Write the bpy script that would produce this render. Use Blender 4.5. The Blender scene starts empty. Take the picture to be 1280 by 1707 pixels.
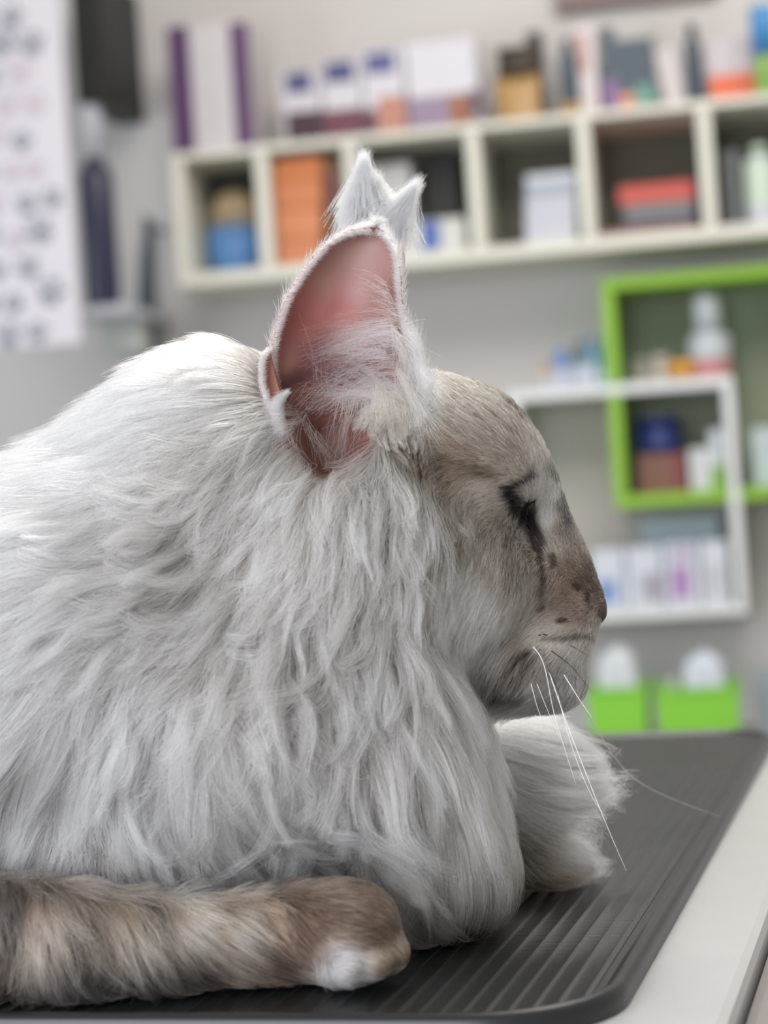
import bpy, bmesh, math, random
import numpy as np
from mathutils import Vector, Matrix

# ------------------------------------------------------------------ camera, light, exposure
S = bpy.context.scene
COL = S.collection
FPX = 3300.0                      # focal length in pixels of the 1280 x 1707 frame
TABLE_Z = 0.90                    # top of the mat above the floor
CAM_H = 0.149                     # camera above the mat
PITCH, ROLL = math.radians(0.20), math.radians(-3.745)
CAM = np.array([0.0, 0.0, TABLE_Z + CAM_H])
_F = np.array([0, math.cos(PITCH), math.sin(PITCH)]); _R0 = np.array([1.0, 0, 0]); _U0 = np.cross(_R0, _F)
_R = _R0 * math.cos(ROLL) + _U0 * math.sin(ROLL); _U = _U0 * math.cos(ROLL) - _R0 * math.sin(ROLL)

cd = bpy.data.cameras.new('camera'); cam = bpy.data.objects.new('camera', cd); COL.objects.link(cam)
M = Matrix(((_R[0], _U[0], -_F[0], CAM[0]), (_R[1], _U[1], -_F[1], CAM[1]), (_R[2], _U[2], -_F[2], CAM[2]), (0, 0, 0, 1)))
cam.matrix_world = M
cd.sensor_fit = 'HORIZONTAL'; cd.sensor_width = 36.0; cd.lens = FPX / 1280 * 36.0
cd.clip_start = 0.01; cd.clip_end = 50
cd.dof.use_dof = True; cd.dof.focus_distance = 0.70; cd.dof.aperture_fstop = 92.8 / 8.5
S.camera = cam

def new_light(name, kind, loc, target, energy, color, size=1.0, size_y=None):
    ld = bpy.data.lights.new(name, kind); ld.energy = energy; ld.color = color
    if kind == 'AREA':
        ld.size = size
        if size_y: ld.shape = 'RECTANGLE'; ld.size_y = size_y
    o = bpy.data.objects.new(name, ld); COL.objects.link(o); o.location = loc
    o.rotation_euler = (Vector(target) - Vector(loc)).to_track_quat('-Z', 'Y').to_euler()
    return o

w = bpy.data.worlds.new('world'); S.world = w; w.use_nodes = True
w.node_tree.nodes['Background'].inputs[0].default_value = (1.0, 0.985, 0.97, 1)
w.node_tree.nodes['Background'].inputs[1].default_value = 0.37
new_light('ceiling_light', 'AREA', (0.35, 1.7, 2.9), (0.0, 0.9, 0.9), 34, (1.0, 0.97, 0.93), 1.6, 1.0)
new_light('window_light', 'AREA', (-1.15, -0.95, 1.5), (0.0, 0.75, 1.0), 47, (0.90, 0.93, 1.0), 1.6, 1.6)
new_light('wall_light', 'AREA', (0.6, 2.6, 2.9), (0.3, 4.2, 1.3), 30, (1.0, 0.96, 0.92), 2.4, 0.8)
new_light('side_fill_light', 'AREA', (-2.4, 2.7, 1.2), (0.1, 4.3, 0.9), 22, (0.74, 0.87, 1.0), 1.0, 1.2)  # unseen bluish fill, added to brighten the lower left wall
S.view_settings.view_transform = 'Standard'; S.view_settings.look = 'None'
S.view_settings.gamma = 1; S.view_settings.use_curve_mapping = False
S.view_settings.exposure = 0.28
S.cycles.diffuse_bounces = 4; S.cycles.glossy_bounces = 4; S.cycles.transmission_bounces = 8; S.cycles.max_bounces = 10

# ------------------------------------------------------------------ helpers
rng = np.random.default_rng(7); random.seed(7)
def lin(r, g=None, b=None):
    c = np.array(r if g is None else (r, g, b), float)
    return np.where(c <= 0.04045, c / 12.92, ((c + 0.055) / 1.055) ** 2.4)
def rgb(hexs): return lin([int(hexs[i:i+2], 16) / 255 for i in (0, 2, 4)])
def C2W(p):                       # viewing frame (right, down, forward) in metres -> world
    p = np.asarray(p, float)
    return CAM + p[..., 0:1] * _R - p[..., 1:2] * _U + p[..., 2:3] * _F
def px(x, y, d):                  # point at depth d seen at photo pixel (x, y), in the viewing frame
    x, y, d = np.broadcast_arrays(np.asarray(x, float), np.asarray(y, float), np.asarray(d, float))
    return np.stack([(x - 640) * d / FPX, (y - 853.5) * d / FPX, d], -1)
def ray(x, y): return _R * (x - 640) / FPX - _U * (y - 853.5) / FPX + _F

def mat(name, color, rough=0.6, metallic=0.0, noise=0.0, scale=20.0, bump=0.0, spec=0.5, trans=0.0):
    m = bpy.data.materials.new(name); m.use_nodes = True
    nt = m.node_tree; b = nt.nodes['Principled BSDF']
    b.inputs['Base Color'].default_value = (*color, 1); b.inputs['Roughness'].default_value = rough
    b.inputs['Metallic'].default_value = metallic; b.inputs['Specular IOR Level'].default_value = spec
    b.inputs['Transmission Weight'].default_value = trans
    if noise or bump:
        tc = nt.nodes.new('ShaderNodeTexCoord'); n = nt.nodes.new('ShaderNodeTexNoise')
        n.inputs['Scale'].default_value = scale; n.inputs['Detail'].default_value = 5
        nt.links.new(tc.outputs['Object'], n.inputs['Vector'])
        if noise:
            r = nt.nodes.new('ShaderNodeMapRange'); r.inputs['To Min'].default_value = 1 - noise; r.inputs['To Max'].default_value = 1 + noise
            nt.links.new(n.outputs['Fac'], r.inputs['Value'])
            mx = nt.nodes.new('ShaderNodeMix'); mx.data_type = 'RGBA'; mx.blend_type = 'MULTIPLY'; mx.inputs['Factor'].default_value = 1
            mx.inputs['A'].default_value = (*color, 1); nt.links.new(r.outputs['Result'], mx.inputs['B'])
            nt.links.new(mx.outputs['Result'], b.inputs['Base Color'])
        if bump:
            bp = nt.nodes.new('ShaderNodeBump'); bp.inputs['Strength'].default_value = bump; bp.inputs['Distance'].default_value = 0.002
            nt.links.new(n.outputs['Fac'], bp.inputs['Height']); nt.links.new(bp.outputs['Normal'], b.inputs['Normal'])
    return m
_mc = {}
def cm(hexs, rough=0.55, noise=0.05):
    k = (hexs, rough)
    if k not in _mc: _mc[k] = mat('paint_' + hexs, rgb(hexs), rough, noise=noise)
    return _mc[k]

def link_mesh(name, verts, faces, material, parent=None, smooth=False):
    me = bpy.data.meshes.new(name); me.from_pydata([tuple(v) for v in verts], [], [tuple(int(i) for i in f) for f in faces]); me.update()
    if smooth: me.polygons.foreach_set('use_smooth', [True] * len(me.polygons))
    o = bpy.data.objects.new(name, me); COL.objects.link(o)
    for m in (material if isinstance(material, (list, tuple)) else [material]): me.materials.append(m)
    if parent is not None: o.parent = parent
    return o
def link_bm(name, bm, material, parent=None, smooth=False):
    me = bpy.data.meshes.new(name); bm.to_mesh(me); bm.free()
    if smooth: me.polygons.foreach_set('use_smooth', [True] * len(me.polygons))
    o = bpy.data.objects.new(name, me); COL.objects.link(o)
    for m in (material if isinstance(material, (list, tuple)) else [material]): me.materials.append(m)
    if parent is not None: o.parent = parent
    return o
def empty(name, loc, rz=0.0):
    o = bpy.data.objects.new(name, None); COL.objects.link(o); o.location = loc; o.rotation_euler = (0, 0, rz); o.empty_display_size = 0.02
    return o
def tag(o, label, cat, group=None):
    o['label'] = label; o['category'] = cat
    if group: o['group'] = group
    return o
def structure(o): o['kind'] = 'structure'; return o
def bm_box(bm, x0, x1, y0, y1, z0, z1, bev=0.0, mi=0, seg=2):
    r = bmesh.ops.create_cube(bm, size=1.0)
    vs = r['verts']
    bmesh.ops.scale(bm, vec=(x1 - x0, y1 - y0, z1 - z0), verts=vs)
    bmesh.ops.translate(bm, vec=((x0 + x1) / 2, (y0 + y1) / 2, (z0 + z1) / 2), verts=vs)
    fs = set(f for v in vs for f in v.link_faces)
    for f in fs: f.material_index = mi
    if bev > 0:
        es = list(set(e for v in vs for e in v.link_edges))
        rr = bmesh.ops.bevel(bm, geom=es, offset=bev, segments=seg, profile=0.5, affect='EDGES')
        for f in rr['faces']: f.material_index = mi
def box_obj(name, x0, x1, y0, y1, z0, z1, material, parent=None, bev=0.002):
    bm = bmesh.new(); bm_box(bm, x0, x1, y0, y1, z0, z1, bev)
    return link_bm(name, bm, material, parent)
def bm_lathe(bm, prof, cx=0, cy=0, z=0, seg=24, mi=0, sx=1.0, sy=1.0):
    rings = []
    for r, h in prof:
        rings.append([bm.verts.new((cx + sx * max(r, 1e-4) * math.cos(2 * math.pi * k / seg), cy + sy * max(r, 1e-4) * math.sin(2 * math.pi * k / seg), z + h)) for k in range(seg)])
    for a, b in zip(rings[:-1], rings[1:]):
        for k in range(seg):
            f = bm.faces.new((a[k], a[(k + 1) % seg], b[(k + 1) % seg], b[k])); f.material_index = mi; f.smooth = True
    f = bm.faces.new(rings[0][::-1]); f.material_index = mi
    f = bm.faces.new(rings[-1]); f.material_index = mi
def lathe_obj(name, prof, material, parent=None, loc=(0, 0, 0), sx=1.0, sy=1.0, seg=24):
    bm = bmesh.new(); bm_lathe(bm, prof, loc[0], loc[1], loc[2], seg, 0, sx, sy)
    return link_bm(name, bm, material, parent)

# ------------------------------------------------------------------ room
WALL_D, WPSI = 4.5, math.radians(-10.5)
wx = np.array([math.cos(WPSI), math.sin(WPSI), 0.0]); wn = np.array([math.sin(WPSI), -math.cos(WPSI), 0.0])   # wall right, wall normal to the room
WO = CAM + _F * WALL_D; WO[2] = 0.0
def WU(x, y, off):                # photo pixel -> (u along wall, z) on the plane `off` in front of the wall
    r = ray(x, y); t = ((WO + wn * off - CAM) @ wn) / (r @ wn); p = CAM + r * t
    return float((p - WO) @ wx), float(p[2])
def wloc(u, off, z): p = WO + wx * u + wn * off; return (float(p[0]), float(p[1]), z)
# in the wall's own axes: +x along the wall to the right, +y into the wall, -y towards the room
def wall_empty(name, u, off, z): return empty(name, wloc(u, off, z), WPSI)
def at_wall(o): o.location = wloc(0, 0, 0); o.rotation_euler = (0, 0, WPSI); return o

wall_m = mat('wall_paint', rgb('C6C1BD'), 0.85, noise=0.04, scale=1.5)
o = box_obj('wall_back', -2.6, 2.4, 0.0, 0.12, 0.0, 2.75, wall_m, None, 0); structure(at_wall(o))
fl = mat('floor_vinyl', rgb('8C8782'), 0.45, noise=0.12, scale=6)
o = box_obj('floor', -3.2, 2.8, -1.5, 5.6, -0.1, 0.0, fl, None, 0); structure(o)

# ------------------------------------------------------------------ examination table and mat
TYAW = math.radians(-15.2)
tex = np.array([math.cos(TYAW), math.sin(TYAW), 0]); tey = np.array([-math.sin(TYAW), math.cos(TYAW), 0])
def tab(x, y, z=TABLE_Z):
    r = ray(x, y); return CAM + r * ((z - CAM[2]) / r[2])
MAT_T = 0.007
pa = tab(1032, 1705, TABLE_Z - MAT_T); pf = tab(350, 1697); pb = tab(1130, 1219)
TO = pa + tey * ((pf - pa) @ tey); TO[2] = TABLE_Z          # front right corner of the mat, mat-top level
MATY = float((pb - TO) @ tey)
def table_empty(name, z): return empty(name, (float(TO[0]), float(TO[1]), z), TYAW)

steel = mat('table_steel', rgb('C9C9C7'), 0.38, 0.25, noise=0.05, scale=60, bump=0.05)
steel2 = mat('table_edge_steel', rgb('8E8784'), 0.5, 0.1, noise=0.08, scale=80, bump=0.08)
dark = mat('table_frame', rgb('5B5B5E'), 0.5, 0.4)
t = table_empty('examination_table', 0.0); tag(t, 'pale grey steel examination table under the black ribbed mat', 'table')
ptr = tab(1247, 1619, TABLE_Z - MAT_T); RX = float((ptr - TO) @ tex)
zt = TABLE_Z - MAT_T
box_obj('table_top', -0.70, RX, -0.014, MATY + 0.005, zt - 0.03, zt, steel, t, 0.004)
bm = bmesh.new(); bm_box(bm, RX + 0.0005, RX + 0.10, -0.012, MATY + 0.005, zt - 0.06, zt - 0.006, 0.005); link_bm('edge_rail', bm, steel2, t)
for lx in (-0.63, 0.03):
    for ly in (0.07, MATY - 0.08):
        box_obj('leg', lx - 0.025, lx + 0.025, ly - 0.025, ly + 0.025, 0.0, zt - 0.03, dark, t, 0.004)
box_obj('lower_shelf', -0.60, 0.0, 0.1, MATY - 0.11, 0.18, 0.2, steel, t, 0.003)

# black ribbed rubber mat
mm = bpy.data.materials.new('ribbed_rubber'); mm.use_nodes = True; nt = mm.node_tree; b = nt.nodes['Principled BSDF']
b.inputs['Base Color'].default_value = (*rgb('171918'), 1); b.inputs['Roughness'].default_value = 0.42; b.inputs['Specular IOR Level'].default_value = 0.6
tc = nt.nodes.new('ShaderNodeTexCoord'); wv = nt.nodes.new('ShaderNodeTexWave'); wv.bands_direction = 'Y'; wv.inputs['Scale'].default_value = 160; wv.inputs['Distortion'].default_value = 0.6
nz = nt.nodes.new('ShaderNodeTexNoise'); nz.inputs['Scale'].default_value = 25; nz.inputs['Detail'].default_value = 6
nt.links.new(tc.outputs['Object'], wv.inputs['Vector']); nt.links.new(tc.outputs['Object'], nz.inputs['Vector'])
rr = nt.nodes.new('ShaderNodeMapRange'); rr.inputs['To Min'].default_value = 0.26; rr.inputs['To Max'].default_value = 0.44
nt.links.new(nz.outputs['Fac'], rr.inputs['Value']); nt.links.new(rr.outputs['Result'], b.inputs['Roughness'])
bp = nt.nodes.new('ShaderNodeBump'); bp.inputs['Strength'].default_value = 0.35; bp.inputs['Distance'].default_value = 0.0006
nt.links.new(wv.outputs['Fac'], bp.inputs['Height']); nt.links.new(bp.outputs['Normal'], b.inputs['Normal'])
edge_rubber = mat('rubber_edge', rgb('1C1C1D'), 0.36, spec=0.6)
MATX0 = -0.66; RC = 0.045
me = table_empty('rubber_mat', zt); tag(me, 'black ribbed rubber mat with a raised rim on the examination table', 'mat')
def rrect(x0, x1, y0, y1, r, n=10):
    pts = []
    for cx, cy, a0 in ((x1 - r, y0 + r, -90), (x1 - r, y1 - r, 0), (x0 + r, y1 - r, 90), (x0 + r, y0 + r, 180)):
        for k in range(n + 1):
            a = math.radians(a0 + 90 * k / n); pts.append((cx + r * math.cos(a), cy + r * math.sin(a)))
    return pts
# rim: swept profile (inset, height)
prof = [(0.0, 0.0002), (0.0, 0.0035), (0.0005, 0.0058), (0.0018, 0.0075), (0.0034, 0.0080), (0.0050, 0.0075), (0.0060, 0.0061), (0.0072, 0.0056)]
rings = [[(x, y, h) for x, y in rrect(MATX0 + i, -i, i, MATY - i, RC - i)] for i, h in prof]
vs, fs = [], []
n = len(rings[0])
for r in rings: vs += r
for a in range(len(rings) - 1):
    for k in range(n): fs.append((a * n + k, a * n + (k + 1) % n, (a + 1) * n + (k + 1) % n, (a + 1) * n + k))
link_mesh('rim', vs, fs, edge_rubber, me, True)
bm = bmesh.new()                                    # ribbed field: ribs run away from the front edge
x = MATX0 + 0.008; xs = []
pit = 0.0068
while x < -0.0075:
    xs += [(x, 0.0056), (x + 0.0007, 0.00598), (x + 0.0014, 0.00602), (x + 0.0021, 0.00563), (x + 0.0028, 0.0056)]; x += pit
xs = [p for p in xs if p[0] < -0.0073]
ys = [0.0070, 0.014, 0.02, 0.03, 0.045, 0.1, 0.3, MATY - 0.045, MATY - 0.03, MATY - 0.02, MATY - 0.0070]
def inside_clip(xx, yy):
    # keep the field inside the rounded corner of the rim
    i = 0.0070; r = RC - i
    cx = -i - r if xx > -i - r else (MATX0 + i + r if xx < MATX0 + i + r else xx)
    lo, hi = i + r, MATY - i - r
    if xx != cx:
        dx = min(abs(xx - cx), r); q = r - math.sqrt(max(r * r - dx * dx, 0))
        return min(max(yy, i + q), MATY - i - q)
    return yy
grid = [[bm.verts.new((xx, inside_clip(xx, yy), hh)) for yy in ys] for xx, hh in xs]
for a, b2 in zip(grid[:-1], grid[1:]):
    for k in range(len(ys) - 1):
        try: bm.faces.new((a[k], b2[k], b2[k + 1], a[k + 1]))
        except ValueError: pass
link_bm('ribbed_field', bm, mm, me, True)
link_mesh('underside', [(x_, y_, 0.0054) for x_, y_ in rrect(MATX0 + 0.007, -0.007, 0.007, MATY - 0.007, RC - 0.007)], [tuple(range(44))], edge_rubber, me)

# ------------------------------------------------------------------ wall furniture
def panel(bm, u0, u1, y0, y1, z0, z1, mi=0, bev=.002): bm_box(bm, min(u0, u1), max(u0, u1), min(y0, y1), max(y0, y1), min(z0, z1), max(z0, z1), bev, mi)
cream = mat('cream_board', rgb('D9D6C8'), .5, noise=.03); cream_shaded = mat('cream_back_shaded', rgb('66665A'), .7, noise=.03)  # back board darkened: the cubbies' inner shade is in its colour
white_b = mat('white_board', rgb('DEDFDC'), .45, noise=.03); lime = mat('lime_board', rgb('86B52A'), .45, noise=.04)
# cubby shelf of six compartments
SD = .26                                            # depth of the cubbies
uL, zB = WU(297, 475, SD); _, zT = WU(287, 256, SD); TH = .028
divs = [WU(x, y, SD)[0] for x, y in ((440, 360), (588, 345), (793, 330), (976, 300), (1178, 280), (1392, 250))]
uR = divs[-1] + TH / 2
sh = wall_empty('cubby_shelf', uL, 0, zB); tag(sh, 'long cream wall shelf of square compartments above the green shelf', 'shelf')
def at(u): return u - uL
bm = bmesh.new(); panel(bm, 0, uR - uL, -SD, -.001, -TH * .2, TH * .8); link_bm('bottom_board', bm, cream, sh)
bm = bmesh.new(); panel(bm, 0, uR - uL, -SD, -.001, zT - zB - TH * .6, zT - zB); link_bm('top_board', bm, cream, sh)
bm = bmesh.new(); panel(bm, .004, uR - uL - .004, -.012, -.002, TH * .8, zT - zB - TH * .6, bev=0); link_bm('shaded_back', bm, cream_shaded, sh)
for u in [uL + TH / 2] + divs:
    bm = bmesh.new(); panel(bm, at(u) - TH / 2, at(u) + TH / 2, -SD, -.013, TH * .8 + .0005, zT - zB - TH * .6 - .0005); link_bm('divider', bm, cream, sh)
zC, zTop = zB + TH * .8, zT                          # standing levels: inside the cubbies, on the top board
# things: each stands on a level, drawn from the photo's left, right, bottom and top edges at its front plane
CE = [uL + TH / 2] + divs
def span(x0, x1, y, yt, off, zs):
    u0, _ = WU(x0, y, off); u1, _ = WU(x1, y, off); zt_ = WU((x0 + x1) / 2, yt, off)[1]
    if zC - .001 <= zs < zTop - .03:                      # keep inside its compartment
        uc = WU((x0 + x1) / 2, y, SD)[0]
        for a, b_ in zip(CE[:-1], CE[1:]):
            if a <= uc < b_: u0, u1 = max(u0, a + TH / 2 + .004), min(u1, b_ - TH / 2 - .004)
        zt_ = min(zt_, zTop - TH * .6 - .004)
    return (u0 + u1) / 2, abs(u1 - u0), zt_ - zs
def carton(name, x0, x1, yb, yt, off, depth, zs, hexs, label, cat_, group=None, bands=(), rot=0):
    """box with printed panels: bands = (part, u0, u1, v0, v1, hex) as fractions of the front"""
    u, wd, h = span(x0, x1, yb, yt, off, zs)
    r0 = wall_empty(name, u, off - depth / 2, zs + .0006); r0.rotation_euler[2] += rot
    bm = bmesh.new(); panel(bm, -wd / 2, wd / 2, -depth / 2, depth / 2, 0, h, bev=min(.003, wd * .05)); link_bm('carton', bm, cm(hexs), r0)
    for nm, a0, a1, b0, b1, hx in bands:
        bm = bmesh.new(); panel(bm, -wd / 2 + a0 * wd, -wd / 2 + a1 * wd, -depth / 2 - .0008, -depth / 2 + .001, b0 * h, b1 * h, bev=0); link_bm(nm, bm, cm(hx), r0)
    return tag(r0, label, cat_, group)
def bottle(name, x0, x1, yb, yt, off, zs, hexs, caphex, label, cat_='bottle', group=None, capf=.2, labelband=None, neck=.45):
    u, wd, h = span(x0, x1, yb, yt, off, zs); R_ = wd / 2; hb = h * (1 - capf)
    r0 = wall_empty(name, u, off - R_, zs + .0006)
    lathe_obj('body', [(R_ * .92, 0), (R_, h * .02), (R_, hb * .86), (R_ * .9, hb * .93), (R_ * neck, hb * .985), (R_ * neck, hb)], cm(hexs, .3), r0)
    lathe_obj('cap', [(R_ * neck * 1.2, hb + .0004), (R_ * neck * 1.2, h * .97), (R_ * neck, h)], cm(caphex, .35), r0)
    if labelband:
        f0, f1, hx = labelband; lathe_obj('label_band', [(R_ * 1.004, h * f0), (R_ * 1.006, h * f0 + .001), (R_ * 1.006, h * f1), (R_ * 1.004, h * f1 + .001)], cm(hx), r0)
    return tag(r0, label, cat_, group)
# on top of the cubby shelf
carton('display_box', 290, 425, 240, 38, .2, .08, zTop, 'C9C4C6', 'tall white box with purple side stripes at the left end of the top board', 'box', None, [('side_stripe', .0, .27, 0, 1, '50305A'), ('side_stripe', .77, 1.0, 0, .98, '5A3A5E')])
for x0, x1, yb, yt, l, g, bd in [
    (472, 538, 222, 118, 'white and maroon product box with navy spot, leftmost of its row', 'C8C3C8', [('printed_panel', .1, 1, .0, .48, '3E2530'), ('logo_spot', .15, .8, .72, .98, '4C4A74')]),
    (541, 606, 214, 100, 'white and dark red product box with navy spot, second of its row', 'CBC6CA', [('printed_panel', 0, 1, .0, .42, '6A3A48'), ('logo_spot', .1, .85, .74, .98, '4C4A74')]),
    (609, 678, 206, 82, 'white and salmon product box with navy spot, third of its row', 'CCC8CC', [('printed_panel', 0, .3, .0, .36, '5E3846'), ('printed_picture', .32, 1, 0, .48, 'B5806F'), ('logo_spot', .1, .8, .74, .97, '565684')]),
    (682, 800, 198, 66, 'widest white product box with orange and purple print, right of the navy-spotted boxes', 'CFCBD0', [('printed_panel', 0, 1, .0, .42, '8F7F93'), ('printed_picture', .58, .88, .05, .4, 'C0805A'), ('printed_corner', .86, 1, .18, .44, '5A4A72')])]:
    carton('product_box', x0, x1, yb, yt, .16, .08, zTop, g, l, 'box', 'product boxes on the top board', bd)
# gold pouch
u, wd, h = span(822, 905, 172, 72, .17, zTop)
p = wall_empty('snack_pouch', u, .14, zTop + .0006); tag(p, 'gold and black stand-up pouch beside the white product box', 'pouch')
def pouch(name, m, z0, z1, wf, par):
    V, F = [], []; n = 12; k = 8
    for a in range(k + 1):
        f = a / k; z = z0 + (z1 - z0) * f; t_ = .028 * (1 - f) ** .7 + .003
        for b_ in range(n): ang = 2 * math.pi * b_ / n; V.append((wf * math.copysign(abs(math.cos(ang)) ** .6, math.cos(ang)), t_ * math.copysign(abs(math.sin(ang)) ** .8, math.sin(ang)), z))
    for a in range(k):
        for b_ in range(n): F.append((a * n + b_, a * n + (b_ + 1) % n, (a + 1) * n + (b_ + 1) % n, (a + 1) * n + b_))
    F += [tuple(range(n))[::-1], tuple(range(k * n, k * n + n))]
    return link_mesh(name, V, F, m, par, True)
pouch('bag', cm('A98450', .4), 0, h * .66, wd * .46, p); pouch('top_seal', cm('3A2E22', .4), h * .662, h, wd * .40, p)
carton('black_carton', 884, 908, 176, 52, .1, .05, zTop, '2B2723', 'narrow black carton standing behind the gold pouch', 'box')
bottle('slim_bottle', 934, 966, 178, 62, .18, zTop, '46525A', '3A444C', 'slim slate bottle with a yellow foot on the top board', capf=.12, labelband=(0.0, .2, 'B08A45'))
carton('card_box', 968, 999, 172, 40, .16, .06, zTop, 'CFC5C4', 'narrow white and pink card box beside the slim slate bottle', 'box', None, [('pink_print', .0, .5, .5, .9, 'B58A80')])
carton('toner_box', 1006, 1092, 165, 42, .17, .1, zTop, '48535C', 'slate grey box with purple, orange and teal print at its foot', 'box', None, [('purple_print', 0, .3, .1, .42, '7F638C'), ('orange_print', .3, .62, 0, .24, 'C98A72'), ('teal_print', .62, 1, .02, .32, '5F8F83'), ('pale_top', .3, 1, .84, 1, 'A9A7A2')])
u, wd, h = span(1116, 1138, 150, 74, .17, zTop)
p = wall_empty('leaning_booklet', u, .14, zTop + .002); tag(p, 'pale booklet leaning between the slate box and the dark bottle', 'booklet')
bm = bmesh.new(); panel(bm, -.022, .022, -.006, .006, 0, h * 1.0); o = link_bm('pages', bm, cm('C9C1C0'), p); o.rotation_euler[1] = math.radians(-9)
bottle('shampoo_bottle', 1142, 1174, 143, 36, .17, zTop, '454E57', '3B434B', 'dark slate bottle beside the orange and white box on the top board', capf=.16)
carton('tissue_carton', 1184, 1270, 146, 62, .17, .1, zTop, 'BDB5B8', 'white carton with a broad orange-red band near the right end of the top board', 'box', None, [('orange_band', 0, 1, 0, .46, 'D86A48')])
bottle('cleaner_bottle', 1258, 1298, 138, 6, .25, zTop, '7DA24C', '3F82B8', 'green bottle with a big blue cap at the right edge of the top board', capf=.55, neck=.9)
# in the cubbies
u, wd, h = span(318, 432, 452, 300, .2, zC)
p = wall_empty('round_tub', u, .12, zC + .0006); tag(p, 'round tub with a blue base and sandy lid in the leftmost compartment', 'tub')
R_ = wd / 2 * .94
lathe_obj('base', [(R_ * .72, 0), (R_ * .95, h * .12), (R_, h * .3), (R_, h * .5)], cm('5C8CC4', .4), p, sy=.8)
lathe_obj('rim_band', [(R_ * .9, h * .502), (R_ * .93, h * .6)], cm('8E8F96', .4), p, sy=.8)
lathe_obj('lid', [(R_ * .86, h * .602), (R_ * .84, h * .74), (R_ * .66, h * .87), (R_ * .3, h * .94)], cm('B09A78', .5), p, sy=.8)
carton('shade_panel', 306, 426, 455, 292, .06, .04, zC, '23241F', 'dark panel standing for the shade behind the round blue tub', 'box')  # dark panel added to stand for the compartment's shade
zz = zC
for k, (y1, y0, hx, l) in enumerate([(446, 398, 'C77E56', 'orange carton at the bottom of the stack in the second compartment'), (398, 348, 'CC8258', 'orange carton in the middle of the stack in the second compartment'), (348, 300, 'C67A4E', 'orange carton third from the bottom of the stack in the second compartment'), (300, 262, 'C4743F', 'topmost orange carton of the stack in the second compartment')]):
    o = carton('orange_carton', 456, 538, y1, y0, .225, .12, zz, hx, l, 'box', 'stack of orange cartons'); zz += span(456, 538, y1, y0, .225, zz)[2] + .0012
carton('tall_carton', 551, 578, 440, 262, .2, .1, zC, '8A6A52', 'tall brown carton with a blue foot beside the stack of orange cartons', 'box', None, [('blue_foot', .0, 1, 0, .2, '5C86B8'), ('purple_print', 0, .7, .55, .85, '7A4A4C')])
carton('paper_ream', 612, 692, 425, 272, .18, .12, zC, 'BDBCBB', 'pale grey paper pack behind the cat ear tufts in the third compartment', 'box')
carton('label_box', 668, 778, 425, 366, .23, .06, zC, 'CBC9C2', 'low white box with a blue label in the third compartment', 'box', None, [('blue_label', .32, .62, .1, .95, '4A64A4')])
carton('black_binder', 716, 770, 420, 258, .12, .08, zC, '1F1F1B', 'black binder standing behind the blue-labelled white box', 'binder')
zz = zC
for y1, y0, hx, l in [(408, 385, 'C6C6CC', 'lowest white paper pack of the stack in the fourth compartment'), (385, 358, 'C3C3CB', 'second white paper pack from the bottom in the fourth compartment'), (358, 330, 'C2C2CA', 'third white paper pack from the bottom in the fourth compartment'), (330, 308, 'A7AEB8', 'blue-grey paper pack under the top one in the fourth compartment'), (308, 288, 'BFC1C8', 'topmost white paper pack of the stack in the fourth compartment')]:
    carton('paper_pack', 876, 962, y1, y0, .235, .1, zz, hx, l, 'paper pack', 'stack of paper packs'); zz += span(876, 962, y1, y0, .235, zz)[2] + .0012
zz = zC
for y1, y0, x0, x1, hx, l in [(392, 378, 1000, 1160, '8A6A5C', 'thin brown book at the bottom of the pile in the fifth compartment'), (378, 362, 1040, 1158, '5E5A68', 'dark violet book second from the bottom in the fifth compartment'), (362, 338, 1040, 1158, '77787A', 'grey book under the red book in the fifth compartment'), (338, 306, 1032, 1158, 'C0544A', 'red book on top of the pile in the fifth compartment')]:
    u, wd, h = span(x0, x1, y1, y0, .22, zz); h = max(h, .012)
    p = wall_empty('book', u, .14, zz + .0006); tag(p, l, 'book', 'pile of books in the fifth compartment')
    bm = bmesh.new(); panel(bm, -wd / 2, wd / 2, -.08, .08, 0, h * .14, bev=.0008); panel(bm, -wd / 2, wd / 2, -.08, .08, h * .86, h, bev=.0008); panel(bm, -wd / 2, wd / 2, -.08, -.074, h * .1405, h * .8595, bev=.0008); link_bm('cover', bm, cm(hx), p)
    bm = bmesh.new(); panel(bm, -wd / 2 + .003, wd / 2 - .003, -.0735, .077, h * .141, h * .859, bev=0); link_bm('pages', bm, cm('BDB6AC'), p); zz += h + .0012
bottle('white_jug', 1246, 1300, 375, 238, .22, zC, 'CDCFD6', 'B8C8B0', 'white jug with a green side in the rightmost compartment', 'jug', capf=.12, labelband=(.25, .8, 'C6D6C2'))
for x0, x1, hx, l in [(1200, 1216, '3A3C3A', 'dark folder leftmost in the rightmost compartment'), (1222, 1238, '6C6F74', 'grey folder between the dark folder and the white jug')]:
    carton('folder', x0, x1, 378, 250, .2, .14, zC, hx, l, 'folder', 'folders in the rightmost compartment')
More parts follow.
